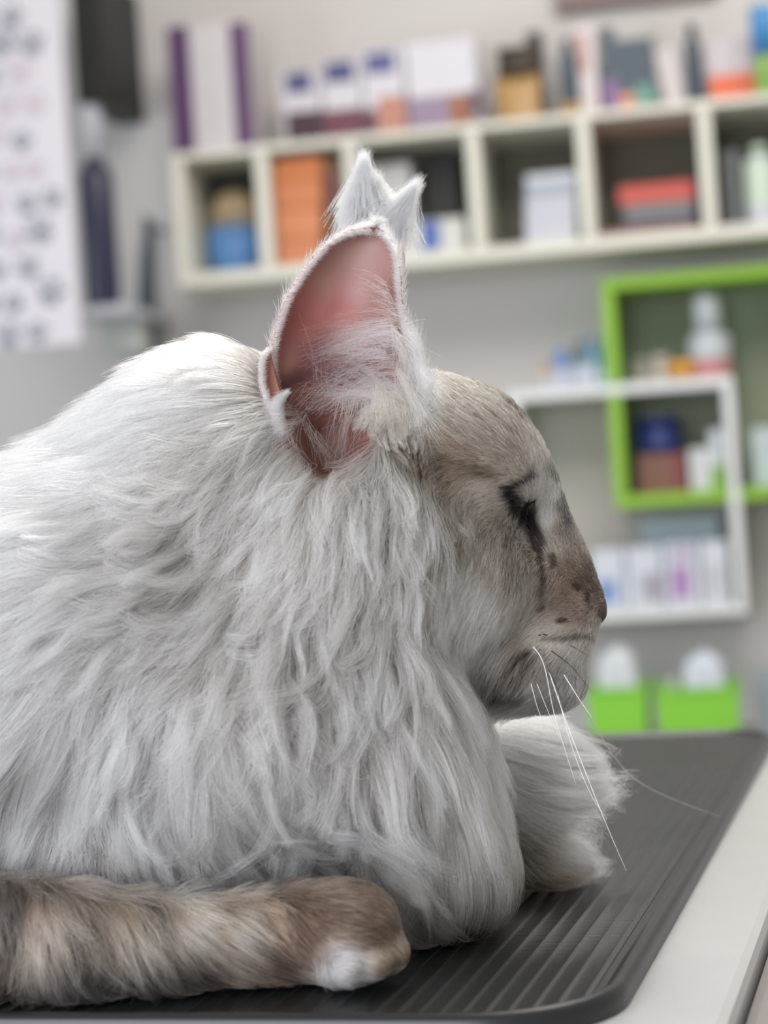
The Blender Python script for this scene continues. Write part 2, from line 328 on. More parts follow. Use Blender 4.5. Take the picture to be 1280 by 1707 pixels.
# interlocking green and white box shelves
GD = .20
def frame_rect(x0, x1, yb, yt):
    u0, z0 = WU(x0, yb, GD); return u0, WU(x1, yb, GD)[0], z0, WU(x0, yt, GD)[1]
TG, TW = .026, .022
gu0, gu1, gz0, gz1 = frame_rect(1026, 1400, 848, 462); wu0, wu1, wz0, wz1 = frame_rect(872, 1248, 1044, 652)
def boards(root, u0, z0, m, L_):
    for nm, a0, a1, b0_, b1_ in L_:
        bm = bmesh.new(); panel(bm, a0 - u0, a1 - u0, -GD, -.003, b0_ - z0, b1_ - z0); link_bm(nm, bm, m, root)
g1 = wall_empty('green_shelf', gu0, 0, gz0); tag(g1, 'lime green box shelf crossing the white box shelf', 'shelf')
e = .0006
boards(g1, gu0, gz0, lime, [('top_board', gu0, gu1, gz1 - TG, gz1), ('bottom_board', gu0, wu1 - TW - e, gz0, gz0 + TG), ('bottom_board', wu1 + e, gu1, gz0, gz0 + TG),
    ('side_board', gu0, gu0 + TG, wz1 + e, gz1 - TG - e), ('side_board', gu0, gu0 + TG, gz0 + TG + e, wz1 - TW - e), ('side_board', gu1 - TG, gu1, gz0 + TG + e, gz1 - TG - e)])
bm = bmesh.new(); panel(bm, TG + .001, gu1 - gu0 - TG - .001, -.0025, -.0005, TG + .001, gz1 - gz0 - TG - .001, bev=0); link_bm('shaded_back', bm, mat('green_back_shade', rgb('8A917F'), .7, noise=.03), g1)  # added sheet, coloured as wall in shade with green bounce
w1 = wall_empty('white_shelf', wu0, 0, wz0); tag(w1, 'white box shelf crossing the lower corner of the lime green one', 'shelf')
boards(w1, wu0, wz0, white_b, [('top_board', wu0, wu1, wz1 - TW, wz1), ('bottom_board', wu0, wu1, wz0, wz0 + TW), ('side_board', wu0, wu0 + TW, wz0 + TW + e, wz1 - TW - e), ('side_board', wu1 - TW, wu1, wz0 + TW + e, wz1 - TW - e)])
zW, zG, zL, z2 = wz1, gz0 + TG, wz0 + TW, gz0 + TG
for x0, x1, yt, hx, cx_, l in [(903, 922, 606, 'C9A98C', 'B88F70', 'small tan bottle at the left of the blue bottles on the white shelf'), (922, 952, 576, '6F88BE', '8396C4', 'blue and white bottle behind the forehead of the cat'), (955, 982, 566, '5E7378', '66787C', 'grey-green bottle between two blue bottles on the white shelf'), (980, 1000, 556, '6F95B4', '5E88B4', 'pale blue bottle next to the teal bottle'), (1000, 1022, 564, '4F7F80', '47787A', 'teal bottle touching the green shelf side')]:
    bottle('lotion_bottle', x0, x1, 650, yt, .17, zW, hx, cx_, l, 'bottle', 'bottles on the white shelf top', .2, (.02, .45, 'BFC5D0') if x0 < 990 else (.05, .3, 'AEBFC4'))
bottle('spray_bottle', 1150, 1222, 634, 486, .17, zW, 'B9BEC2', 'BEC3C6', 'big white tapered bottle with a red foot in the green shelf', 'bottle', None, .45, (.0, .22, 'B87C7E'), .55)
for x0, x1, yt, hx, l in [(1058, 1086, 598, '9C9A92', 'small grey jar in the left of the green shelf'), (1090, 1116, 592, 'C4B8AE', 'small pinkish jar between the grey jar and the orange bowl')]:
    bottle('cream_jar', x0, x1, 640, yt, .15, zW, hx, hx, l, 'jar', 'small jars in the green shelf', .3, None, .8)
u, wd, h = span(1114, 1162, 640, 602, .17, zW)
o = lathe_obj('bowl', [(wd * .2, 0), (wd * .42, h * .35), (wd * .5, h * .8), (wd * .5, h), (wd * .46, h), (wd * .38, h * .45), (wd * .1, h * .2)], cm('D69A3C', .4)); o.location = wloc(u, .15, zW + .0006); tag(o, 'small round orange bowl beside the white tapered bottle', 'bowl')
carton('maroon_carton', 1066, 1146, 822, 756, .16, .1, zG, '7A5244', 'maroon and brown carton under the navy tub in the green shelf', 'box', None, [('maroon_side', .74, 1, 0, 1, '7C3A3C')])
hb_ = span(1066, 1146, 822, 756, .16, zG)[2]
u, wd, h = span(1062, 1132, 756, 694, .15, zG + hb_)
p = wall_empty('navy_tub', u, .105, zG + hb_ + .0014); tag(p, 'navy blue round tub standing on the maroon carton', 'tub')
lathe_obj('body', [(wd * .46, 0), (wd * .5, h * .1), (wd * .5, h * .7)], cm('1C2F6C', .4), p); lathe_obj('lid', [(wd * .52, h * .702), (wd * .52, h * .95), (wd * .48, h)], cm('17275E', .4), p)
carton('white_carton', 1152, 1188, 822, 748, .16, .08, zG, 'C9C9CC', 'narrow white carton beside the maroon carton', 'box'); carton('white_carton', 1188, 1211, 822, 716, .16, .08, zG, 'C8CDD3', 'taller white carton with a green foot at the white post', 'box', None, [('green_foot', .0, 1, 0, .4, '7FA83C')])
carton('storage_box', 1258, 1310, 828, 712, .15, .1, z2, 'BCC8CA', 'pale blue-white box in the green shelf at the right edge of the photo', 'box')
for k, (x0, x1, yt, hx, bd, l) in enumerate([
    (944, 986, 918, '8FA27C', [('white_front', 0, 1, 0, .5, 'C7CCCB')], 'white box with a green top in the lower white shelf nearest the nose'),
    (990, 1046, 916, 'CDD0D9', [('blue_print', .1, .75, .1, .5, '7E92C0')], 'white box with a blue print in the lower white shelf'),
    (1050, 1108, 912, 'CCCFD7', [('grey_print', .4, .95, .1, .55, 'A09CA4')], 'white box with a grey print in the lower white shelf'),
    (1112, 1170, 905, 'C9C9D4', [('purple_print', .2, .72, .12, .62, 'A77FAE'), ('pink_print', .25, .8, .72, .95, 'B5A8BB')], 'white box with a purple print in the lower white shelf'),
    (1174, 1220, 902, 'CED1D8', [('grey_print', .15, .8, .1, .62, 'BDBDC0')], 'white box with a pale grey print by the white post')]):
    carton('medicine_box', x0, x1, 1026, yt, .17, .09, zL, hx, l, 'box', 'boxes in the lower white shelf', bd)
u, wd, h = span(1070, 1200, 905, 866, .07, zL)
hb_ = span(1112, 1170, 1026, 905, .17, zL)[2]
p = wall_empty('flat_carton', u, .05, zL + .0006); tag(p, 'wide pale blue carton standing behind the row of white boxes', 'box')
bm = bmesh.new(); panel(bm, -wd / 2, wd / 2, -.02, .02, 0, WU(1150, 862, .06)[1] - zL); link_bm('carton', bm, cm('A7B4BC'), p)
# low bench with two lime bins
BZ = CAM[2] - .505
b0 = wall_empty('storage_bench', .45, .3, 0); tag(b0, 'low dark grey bench along the wall behind the table', 'bench')
grey = cm('6E7276', .5)
bm = bmesh.new(); panel(bm, -.75, .62, -.3, .295, BZ - .03, BZ); link_bm('bench_top', bm, grey, b0)
for a in (-.75, .59):
    bm = bmesh.new(); panel(bm, a, a + .03, -.28, .28, 0, BZ - .0305); link_bm('side_panel', bm, grey, b0)
def bin_(x0, x1, yt, label, off=.5):
    u, wd, h = span(x0, x1, 1228, yt, off, BZ); dp = .2
    r0 = wall_empty('storage_bin', u, off - dp / 2, BZ + .0006); tag(r0, label, 'bin', 'lime storage bins on the bench')
    bm = bmesh.new(); q = .92
    def ring(s, z, k=1.0): return [bm.verts.new((sx * wd / 2 * s * k, sy * dp / 2 * s * k, z)) for sx, sy in ((-1, -1), (1, -1), (1, 1), (-1, 1))]
    rs = [ring(q, 0), ring(1, h), ring(1.04, h), ring(1.04, h + .006), ring(.97, h + .006), ring(q * .95, .006)]
    bm.faces.new(rs[0][::-1]); bm.faces.new(rs[-1])
    for a, b_ in zip(rs[:-1], rs[1:]):
        for k in range(4): bm.faces.new((a[k], a[(k + 1) % 4], b_[(k + 1) % 4], b_[k]))
    link_bm('tub', bm, cm('86CC3C', .35), r0)
    return u, wd, h, off - dp / 2
for x0, x1, l, packs in [(984, 1082, 'lime green bin nearest the chin of the cat, filled with white packs', ((992, 1096, 1072, 'C6C9CB'),)), (1096, 1236, 'wider lime green bin at the right, filled with white packs', ((1106, 1140, 1122, 'A9ADA6'), (1150, 1252, 1080, 'C6CAD4')))]:
    u, wd, h, oc = bin_(x0, x1, 1152, l)
    for k, (a0, a1, yt, hx) in enumerate(packs):
        uu, w2, h2 = span(a0, a1, 1150, yt, oc + .02, BZ + .012)
        lo_u, hi_u = u - wd * .38, u + wd * .38
        if len(packs) > 1: lo_u, hi_u = (lo_u, u - wd * .20) if k == 0 else (u - wd * .18, hi_u)
        w2 = min(w2, hi_u - lo_u); uu = min(max(uu, lo_u + w2 / 2), hi_u - w2 / 2)
        p = wall_empty('wrapped_pack', uu, oc, BZ + .009); lab = {992: 'crumpled white pack standing in the left lime bin', 1106: 'small grey-white pack at the left of the wider lime bin', 1150: 'tall white pack at the right of the wider lime bin'}[a0]
        tag(p, lab, 'pack', 'packs in the lime bins')
        bm = bmesh.new(); bmesh.ops.create_cube(bm, size=1); bmesh.ops.subdivide_edges(bm, edges=bm.edges[:], cuts=7, use_grid_fill=True)
        for v in bm.verts:
            z = v.co.z + .5; f = 1 - .25 * z ** 3; n_ = 1 + .06 * math.sin(v.co.x * 17 + v.co.z * 9) + .05 * math.sin(v.co.z * 23 + v.co.y * 11)
            v.co = Vector((v.co.x * w2 * f * min(n_, 1.05), v.co.y * .12 * f * n_, z * h2 * (1 - .10 * abs(v.co.x) * 2)))
        link_bm('wrapper', bm, cm(hx, .3), p, True)
carton('steel_canister', 1262, 1300, 1228, 1120, .45, .1, BZ, '8F979A', 'grey canister to the right of the wider lime bin', 'canister')
# ---- left side: hanging paw-print banner, bottles on a small ledge
banner_m = mat('banner_paper', rgb('CBC6CB'), .6, noise=.02); paw_m = mat('paw_print_grey', rgb('86868D'), .6, noise=.1); paw_p = mat('paw_print_pale', rgb('BBADB5'), .6)
BO = .55
ub0, zb0 = WU(-60, 588, BO); ub1, _ = WU(136, 588, BO); _, zb1 = WU(80, -60, BO)
bn = wall_empty('paw_print_banner', (ub0 + ub1) / 2, BO, zb0); tag(bn, 'tall white paw-print banner at the left edge', 'banner')
W_, H_ = ub1 - ub0, zb1 - zb0
def bow(x): return -.012 * math.cos(x / W_ * math.pi)
nx = 14; V = []; F = []
for i in range(nx + 1):
    x = -W_ / 2 + W_ * i / nx
    for yy in (0, .003):
        V += [(x, bow(x) + yy, 0), (x, bow(x) + yy, H_)]
for i in range(nx):
    a = i * 4; F += [(a, a + 4, a + 5, a + 1), (a + 2, a + 3, a + 7, a + 6), (a, a + 2, a + 6, a + 4), (a + 1, a + 5, a + 7, a + 3)]
F += [(0, 1, 3, 2), (nx * 4, nx * 4 + 2, nx * 4 + 3, nx * 4 + 1)]
link_mesh('sheet', V, F, banner_m, bn)
rp = random.Random(5)
for row in range(12):
    for c_ in range(4):
        x = -W_ / 2 + W_ * (c_ + .5 + (.5 if row % 2 else 0)) / 4 + rp.uniform(-.008, .008); z = H_ * (row + .5) / 12 + rp.uniform(-.01, .01); a = rp.uniform(-.7, .7); s = rp.uniform(.95, 1.3); m_ = paw_m if rp.random() < .72 else paw_p
        if x > W_ / 2 - .035 or x < -W_ / 2 + .035: continue
        V, F = [], []
        for dx, dz, rx_, rz_ in ((0, -.006, .017, .0135), (-.019, .008, .0058, .008), (-.007, .019, .0058, .008), (.007, .019, .0058, .008), (.019, .008, .0058, .008)):
            b_ = len(V)
            for k in range(14):
                t_ = 2 * math.pi * k / 14; px_, pz_ = s * (dx + rx_ * math.cos(t_)), s * (dz + rz_ * math.sin(t_))
                X = x + px_ * math.cos(a) - pz_ * math.sin(a); Z = z + px_ * math.sin(a) + pz_ * math.cos(a)
                V.append((X, bow(X) - .0008, max(.001, min(H_ - .001, Z))))
            F.append(tuple(range(b_, b_ + 14)))
        link_mesh('paw_print', V, F, m_, bn)
LO = .34
ul0, zl = WU(112, 514, LO); ul1, _ = WU(214, 514, LO)
lg = wall_empty('wall_ledge', (ul0 + ul1) / 2, .17, zl - .02); tag(lg, 'small white wall ledge under the navy bottle', 'ledge')
bm = bmesh.new(); panel(bm, -(ul1 - ul0) / 2, (ul1 - ul0) / 2, -.17, .169, 0, .02); link_bm('board', bm, cm('C4C6CC'), lg)
bm = bmesh.new(); panel(bm, -(ul1 - ul0) / 2 + .02, (ul1 - ul0) / 2 - .02, -.02, .169, -.07, -.0005); link_bm('bracket', bm, cm('B4B6AE'), lg)
bottle('pump_bottle', 134, 192, 510, 150, .28, zl, '33324A', 'C7C7CE', 'tall navy bottle with a white pump top beside the paw-print banner', capf=.30, neck=.5)
bkx0, bkz = WU(122, 168, .3); bkx1, _ = WU(174, 168, .3); _, bkt = WU(148, -60, .3)
p = wall_empty('wall_cabinet', (bkx0 + bkx1) / 2, .0, bkz); tag(p, 'narrow black cabinet on the wall above the navy bottle', 'cabinet'); wd = bkx1 - bkx0
bm = bmesh.new(); panel(bm, -wd / 2, wd / 2, -.27, -.001, 0, bkt - bkz); link_bm('body', bm, cm('161713', .5), p)
bm = bmesh.new(); panel(bm, -wd / 2 + .003, wd / 2 - .003, -.285, -.2705, .003, bkt - bkz - .003); link_bm('door', bm, cm('1B1C18', .5), p)
# grey dust pan board leaning on the wall
u0, z0 = WU(240, 560, .12); p = wall_empty('leaning_board', u0, .12, z0 - .04); tag(p, 'slim dark grey board hanging beside the leftmost compartment', 'board')
V = [(-.028, 0, 0), (.030, 0, 0), (.036, 0, .30), (.018, 0, .315)]; V = V + [(x, .012, z) for x, y, z in V]
link_mesh('panel', V, [(0, 1, 2, 3), (7, 6, 5, 4), (0, 4, 5, 1), (1, 5, 6, 2), (2, 6, 7, 3), (3, 7, 4, 0)], cm('474F57', .5), p)
bm = bmesh.new(); panel(bm, .022, .03, .0125, .119, .285, .295, bev=.001); link_bm('hook', bm, cm('59616A', .5), p)
# dark picture rail above the shelf, just entering the photo
u0, z0 = WU(925, 14, .06); u1, _ = WU(1200, 14, .06)
p = wall_empty('wall_plaque', (u0 + u1) / 2, 0, z0); tag(p, 'brown wooden plaque on the wall, cut by the top edge of the photo', 'plaque')
bm = bmesh.new(); panel(bm, -(u1 - u0) / 2, (u1 - u0) / 2, -.03, -.001, 0, .16, bev=.004); link_bm('board', bm, cm('7C6A66', .6), p)
# ------------------------------------------------------------------ the cat: one continuous body surface
SAG = 0.72                                       # depth of the cat's middle plane
def cap(g, x0, y0, d0, r0, x1, y1, d1, r1, zs=1.0, k=0.008): return dict(t='c', g=g, a=px(x0, y0, d0), b=px(x1, y1, d1), ra=r0 * d0 / FPX, rb=r1 * d1 / FPX, zs=zs, k=k)
def ell(g, x, y, d, rx, ry, rz, rot=0, k=0.008): return dict(t='e', g=g, c=px(x, y, d), r=np.array([rx * d / FPX, ry * d / FPX, rz]), a=math.radians(rot), k=k)
HEAD, BODY, LEG, FAR = 0, 1, 2, 3
PR = [
    ell(BODY, 120, 1100, .74, 430, 330, .088, -10, .02),
    ell(BODY, -330, 1190, .745, 340, 330, .090, 0, .03),
    ell(BODY, 345, 800, .725, 225, 200, .056, -30, .03),
    ell(BODY, 440, 1200, .722, 265, 260, .074, 0, .02),
    ell(BODY, 560, 930, .722, 200, 270, .066, 0, .02),
    ell(BODY, 670, 1260, .725, 125, 235, .062, -6, .02),
    ell(BODY, 230, 1400, .735, 330, 120, .066, 0, .02),
    ell(BODY, 735, 1440, .718, 95, 105, .040, 0, .02),
    ell(HEAD, 640, 768, .72, 185, 150, .042, 20, .015),
    ell(HEAD, 778, 768, .72, 142, 116, .036, 42, .012),
    ell(HEAD, 655, 930, .695, 120, 120, .024, 0, .014),
    ell(HEAD, 655, 930, .745, 120, 120, .024, 0, .014),
    ell(HEAD, 790, 960, .702, 85, 105, .020, 10, .012),
    ell(HEAD, 790, 960, .738, 85, 105, .020, 10, .012),
    ell(HEAD, 838, 795, .702, 52, 38, .011, 25, .006),
    ell(HEAD, 838, 795, .738, 52, 38, .011, 25, .006),
    cap(HEAD, 875, 830, .72, 59, 968, 1000, .72, 35, .9, .008),
    ell(HEAD, 885, 985, .72, 72, 130, .021, -22, .014),
    ell(HEAD, 945, 1030, .72, 40, 46, .014, 0, .008),
    ell(HEAD, 850, 1110, .72, 90, 62, .020, 10, .012),
    cap(HEAD, 700, 1040, .72, 90, 905, 1110, .72, 52, .8, .012),
    ell(HEAD, 925, 1062, .711, 55, 44, .0125, 15, .006),
    ell(HEAD, 925, 1062, .729, 55, 44, .0125, 15, .006),
    ell(HEAD, 932, 1134, .72, 44, 46, .012, 0, .006),
    cap(LEG, -120, 1552, .650, 100, 120, 1562, .643, 82, .8, .004),
    cap(LEG, 120, 1562, .643, 82, 300, 1572, .640, 58, .8, .006),
    cap(LEG, 300, 1572, .640, 58, 540, 1552, .642, 70, .8, .008),
    ell(LEG, 585, 1548, .642, 78, 74, .019, 10, .008),
    ell(LEG, 652, 1588, .640, 27, 30, .009, 10, .003),
    ell(LEG, 622, 1602, .630, 29, 24, .009, 5, .003),
    ell(LEG, 580, 1608, .627, 29, 22, .009, 0, .003),
    cap(FAR, 690, 1320, .765, 95, 868, 1300, .785, 82, .7, .015),
    cap(FAR, 865, 1330, .785, 66, 885, 1420, .79, 42, .8, .008),
    ell(FAR, 900, 1442, .79, 48, 30, .017, 8, .008),
]
CARVE = [ell(0, 552, 715, .668, 54, 80, .026, -6, .008), ell(0, 570, 640, .668, 82, 62, .032, 0, .008)]        # hollow of the ear opening
EYE_C = px(869, 844, .7025)
def prim(p, q):
    if q['t'] == 'e':
        d = p - q['c']; ca, sa = math.cos(q['a']), math.sin(q['a'])
        d = np.stack([d[..., 0] * ca + d[..., 1] * sa, -d[..., 0] * sa + d[..., 1] * ca, d[..., 2]], -1)
        k0 = np.sqrt(((d / q['r']) ** 2).sum(-1)); k1 = np.sqrt(((d / q['r'] ** 2) ** 2).sum(-1)) + 1e-9
        return k0 * (k0 - 1) / k1
    ab = q['b'] - q['a']; pa_ = p - q['a']
    h = np.clip((pa_ @ ab) / (ab @ ab), 0, 1); d = pa_ - h[..., None] * ab
    d = d * np.array([1, 1, 1 / q['zs']])
    return np.sqrt((d ** 2).sum(-1)) - (q['ra'] + (q['rb'] - q['ra']) * h)
def smin(a, b, k):
    h = np.clip(0.5 + 0.5 * (b - a) / k, 0, 1); return b + (a - b) * h - k * h * (1 - h)
def sdf(p):
    f = None
    for q in PR:
        d = prim(p, q); f = d if f is None else smin(f, d, q['k'])
    for q in CARVE:
        f = -smin(-f, prim(p, q), q['k'])
    return f
def grad(p, e=4e-4):
    g = np.stack([sdf(p + np.eye(3)[i] * e) - sdf(p - np.eye(3)[i] * e) for i in range(3)], -1)
    return g / (np.linalg.norm(g, axis=-1, keepdims=True) + 1e-12)
def groups(p):
    ds = np.stack([prim(p, q) for q in PR], -1); gi = np.array([q['g'] for q in PR]); return gi[ds.argmin(-1)]

def surface_nets(lo, hi, h):
    ax = [np.arange(lo[i], hi[i], h) for i in range(3)]
    G = np.stack(np.meshgrid(*ax, indexing='ij'), -1)
    V = np.concatenate([sdf(G[i:i + 16]) for i in range(0, G.shape[0], 16)])
    nx, ny, nz_ = V.shape
    c = [(i, j, k) for i in (0, 1) for j in (0, 1) for k in (0, 1)]
    val = np.stack([V[i:nx - 1 + i, j:ny - 1 + j, k:nz_ - 1 + k] for i, j, k in c], -1)
    act = (val.min(-1) < 0) & (val.max(-1) >= 0)
    cells = np.argwhere(act); idx = -np.ones(act.shape, int); idx[act] = np.arange(len(cells))
    vv = val[act]; acc = np.zeros((len(cells), 3)); cnt = np.zeros(len(cells))
    for a in range(8):
        for b_ in range(a + 1, 8):
            if sum(abs(c[a][m] - c[b_][m]) for m in range(3)) != 1: continue
            s = (vv[:, a] < 0) != (vv[:, b_] < 0); tt = np.where(s, vv[:, a] / (vv[:, a] - vv[:, b_] + 1e-12), 0)
            acc += s[:, None] * (np.array(c[a]) + tt[:, None] * (np.array(c[b_]) - np.array(c[a]))); cnt += s
    P = (cells + acc / cnt[:, None]) * h + np.array(lo)
    F = []
    for a in range(3):
        b_, c_ = (a + 1) % 3, (a + 2) % 3
        sl0 = [slice(1, -1)] * 3; sl0[a] = slice(0, -1); s1 = list(sl0); s1[a] = slice(1, None)
        A, B = V[tuple(sl0)] < 0, V[tuple(s1)] < 0
        for flip in (0, 1):
            e = np.argwhere((A & ~B) if not flip else (~A & B))
            o = np.array([1, 1, 1]); o[a] = 0; e = e + o
            db = np.eye(3, dtype=int)[b_]; dc = np.eye(3, dtype=int)[c_]
            q = [idx[tuple((e - db - dc).T)], idx[tuple((e - dc).T)], idx[tuple(e.T)], idx[tuple((e - db).T)]]
            q = np.stack(q if not flip else q[::-1], -1); F.append(q[(q >= 0).all(1)])
    return P, np.concatenate(F)
CP, CF = surface_nets((-.215, -.085, .59), (.09, .205, .88), 0.0026)
for _ in range(2): CP = CP - grad(CP) * sdf(CP)[:, None]
CW = C2W(CP); CW[:, 2] = np.maximum(CW[:, 2], TABLE_Z + 0.0004)        # it rests flat on the mat

skin = bpy.data.materials.new('cat_skin'); skin.use_nodes = True; nt = skin.node_tree; b = nt.nodes['Principled BSDF']
an = nt.nodes.new('ShaderNodeAttribute'); an.attribute_name = 'skin_color'; nt.links.new(an.outputs['Color'], b.inputs['Base Color'])
b.inputs['Roughness'].default_value = 0.7; b.inputs['Specular IOR Level'].default_value = 0.2
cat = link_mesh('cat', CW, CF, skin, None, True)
tag(cat, 'long-haired silver white cat crouching on the black mat, seen in profile facing right', 'cat')
# ---- where the coat lies: guides read along the cat's side, mirrored onto its far side
# (x, y, flow x, flow y, length mm, loft mm, tuft size mm, tuft strength, wave mm)
GB = np.array([
    (-200, 900, -1, .15, 30, 7, 5, .55, .5), (0, 760, -1, .02, 26, 6, 4, .5, .4), (100, 690, -1, .02, 26, 6, 4, .5, .4), (200, 620, -1, .0, 24, 6, 4, .5, .4),
    (300, 550, -1, .0, 22, 6, 4, .5, .4), (420, 540, -1, -.05, 16, 4, 3, .5, .3), (500, 560, -1, .1, 14, 3, 3, .4, .3),
    (50, 850, -1, .12, 34, 7, 5, .5, .5), (200, 760, -1, .12, 32, 7, 5, .55, .5), (330, 680, -1, .25, 30, 7, 5, .6, .8), (400, 640, -.9, .45, 28, 7, 5, .6, 1),
    (400, 740, -.75, .7, 30, 8, 6, .75, 2.0), (330, 790, -.7, .7, 30, 9, 7, .85, 3.0), (300, 850, -.55, .8, 30, 9, 7, .85, 3.5), (380, 850, -.2, 1, 30, 9, 7, .85, 3.0),
    (200, 880, -1, .35, 40, 8, 7, .7, 2), (330, 940, -1, .45, 42, 9, 7, .8, 3), (230, 960, -1, .42, 42, 9, 7, .7, 2), (60, 960, -1, .25, 40, 8, 7, .6, 1),
    (330, 1010, -.75, .75, 42, 9, 8, .8, 3), (420, 960, -.3, 1, 38, 9, 7, .9, 3.5), (430, 870, -.1, 1, 30, 8, 6, .8, 3),
    (100, 1090, -.7, .7, 48, 9, 8, .7, 1.5), (0, 1150, -.6, .8, 48, 9, 8, .6, 1), (-200, 1200, -.6, .8, 48, 9, 8, .6, 1),
    (220, 1130, -.3, 1, 50, 10, 9, .8, 2), (330, 1130, .12, 1, 50, 10, 9, .9, 2.5), (420, 1060, .1, 1, 46, 10, 8, .9, 3),
    (150, 1260, .02, 1, 50, 9, 8, .7, 1.5), (60, 1330, -.1, 1, 44, 9, 8, .6, 1), (-150, 1380, -.1, 1, 40, 9, 8, .5, 1), (260, 1320, .2, 1, 52, 10, 9, .8, 1.5), (380, 1260, .38, 1, 56, 10, 10, .9, 2),
    (200, 1400, .25, 1, 56, 9, 9, .85, 1), (260, 1450, .35, 1, 50, 8, 9, .85, 1), (420, 1380, .5, .85, 50, 9, 9, .8, 1.2), (520, 1240, .4, .95, 54, 10, 10, .9, 2), (560, 1360, .5, .9, 52, 9, 9, .75, 1),
    (500, 940, -.05, 1, 36, 8, 7, .9, 3), (560, 1040, .1, 1, 42, 9, 7, .9, 3), (620, 1150, .3, 1, 48, 9, 9, .85, 2), (700, 1250, .28, 1, 50, 8, 9, .6, 1),
    (640, 1400, .4, .95, 50, 8, 8, .6, 1), (740, 1350, .15, 1, 46, 7, 8, .45, .8), (800, 1250, .05, 1, 40, 6, 8, .4, .5), (700, 1500, .15, 1, 34, 6, 6, .5, .8), (790, 1470, .2, 1, 34, 6, 6, .5, .8),
    (560, 860, 0, 1, 24, 6, 5, .7, 2), (470, 800, -.3, 1, 22, 6, 5, .7, 2)], float)
GH = np.array([
    (560, 830, -.05, 1, 20, 6, 5, .7, 1.5), (500, 790, -.4, .9, 18, 5, 4, .7, 1.5), (640, 830, .0, 1, 12, 5, 4, .5, 1), (620, 930, -.1, 1, 20, 7, 5, .75, 1.5), (700, 880, -.3, .9, 15, 6, 5, .9, 1.5),
    (760, 850, -.5, .8, 12, 5, 4.5, .85, 1), (680, 960, -.2, 1, 18, 6, 5, .8, 1.5), (740, 1000, -.25, 1, 16, 5, 5, .6, 1), (790, 930, -.5, .85, 9, 3, 3, .5, .5), (830, 1000, -.6, .8, 11, 3, 3, .45, .5), (790, 1010, -.35, .95, 17, 5, 5, .7, 1),
    (800, 1080, -.5, .9, 14, 4, 4, .5, .6), (700, 1080, 0, 1, 34, 7, 6, .7, 1.5), (620, 1050, .05, 1, 40, 8, 7, .85, 2.5),
    (520, 590, -1, .1, 10, 3, 2.5, .4, .3), (700, 640, -.25, -1, 12, 4, 3, .5, .4), (730, 700, -.35, -.9, 11, 4, 3, .5, .4), (640, 740, .15, .95, 8, 3, 3, .5, .5), (690, 740, -.1, .95, 8, 3, 3, .5, .5), (700, 775, -.5, .8, 9, 3, 3, .4, .4),
    (740, 620, -.8, -.7, 7, 2.2, 2, .35, .2), (800, 660, -.7, -.75, 7, 2.0, 2, .35, .2), (860, 720, -.6, -.8, 6.5, 1.8, 2, .35, .2), (900, 760, -.5, -.85, 6, 1.6, 2, .35, .2),
    (780, 730, -.9, -.4, 8, 2.2, 2.5, .4, .2), (830, 770, -.95, -.2, 7, 2, 2.5, .4, .2), (760, 790, -1, .25, 9, 3, 3, .5, .4), (850, 800, -.9, -.1, 5, 1.5, 2, .3, .2),
    (925, 830, -.25, -1, 3.5, .8, 1.5, .3, .1), (905, 850, -.1, -1, 3.5, .8, 1.5, .3, .1), (850, 870, -.7, .6, 5.5, 1.6, 2, .4, .2), (840, 930, -.6, .8, 6.5, 1.8, 2, .4, .3),
    (940, 920, -.4, -.8, 2.5, .6, 1.2, .2, .1), (910, 960, -.5, .7, 3.5, .9, 1.5, .3, .1), (975, 980, -.7, -.3, 1.8, .4, 1, .2, .05), (940, 1020, -.8, .4, 2.5, .6, 1.2, .2, .1),
    (880, 1030, -.6, .75, 5, 1.3, 2, .3, .2), (930, 1070, -.6, .6, 4, 1, 1.5, .3, .1), (970, 1080, -.4, .8, 3, .8, 1.5, .3, .1), (860, 1100, -.5, .85, 8, 2, 2.5, .4, .3),
    (940, 1140, -.3, .95, 5, 1.2, 2, .3, .2), (965, 1150, -.1, 1, 5, 1.2, 2, .3, .2), (870, 1170, -.4, .9, 12, 3, 3, .4, .3), (780, 1150, -.2, 1, 26, 5, 5, .5, .6)], float)
GL = np.array([(40, 1470, .2, 1, 26, 8, 7, .8, 1.5), (120, 1560, .35, .9, 26, 7, 7, .8, 1.5), (0, 1570, -.2, 1, 26, 7, 7, .8, 1.5), (190, 1540, .6, .8, 26, 7, 7, .8, 1.5), (-150, 1480, .1, 1, 22, 6, 5, .6, 1), (-100, 1600, .2, 1, 22, 6, 5, .6, 1), (0, 1500, .25, .9, 20, 6, 5, .6, 1), (80, 1600, .2, 1, 20, 6, 5, .6, 1), (150, 1500, .6, .75, 20, 6, 5, .6, 1), (230, 1580, .45, .9, 18, 5, 4, .6, .8), (330, 1520, .75, .6, 15, 4, 4, .5, .6),
    (330, 1600, .7, .6, 15, 4, 4, .5, .6), (430, 1540, .85, .5, 13, 3.5, 3.5, .5, .5), (480, 1600, .95, .25, 14, 4, 4, .6, .4), (520, 1510, .9, .25, 9, 2, 3, .3, .2), (590, 1530, .9, .3, 6, 1.3, 2, .3, .1), (640, 1570, .8, .5, 5, 1, 2, .3, .1)], float)
GF = np.array([(820, 1250, .85, .12, 36, 16, 5, .55, .8), (900, 1240, .95, .05, 36, 18, 5, .55, .8), (860, 1330, .95, .18, 38, 16, 5, .55, .8), (930, 1330, 1, .12, 38, 17, 5, .55, .8),
    (850, 1400, .95, .35, 32, 8, 5, .5, .6), (920, 1410, 1, .12, 36, 13, 4, .55, .5), (900, 1450, .98, .12, 26, 8, 3, .5, .3), (760, 1330, .3, 1, 36, 6, 7, .4, .5)], float)
GUIDES = {HEAD: GH, BODY: GB, LEG: GL, FAR: GF}
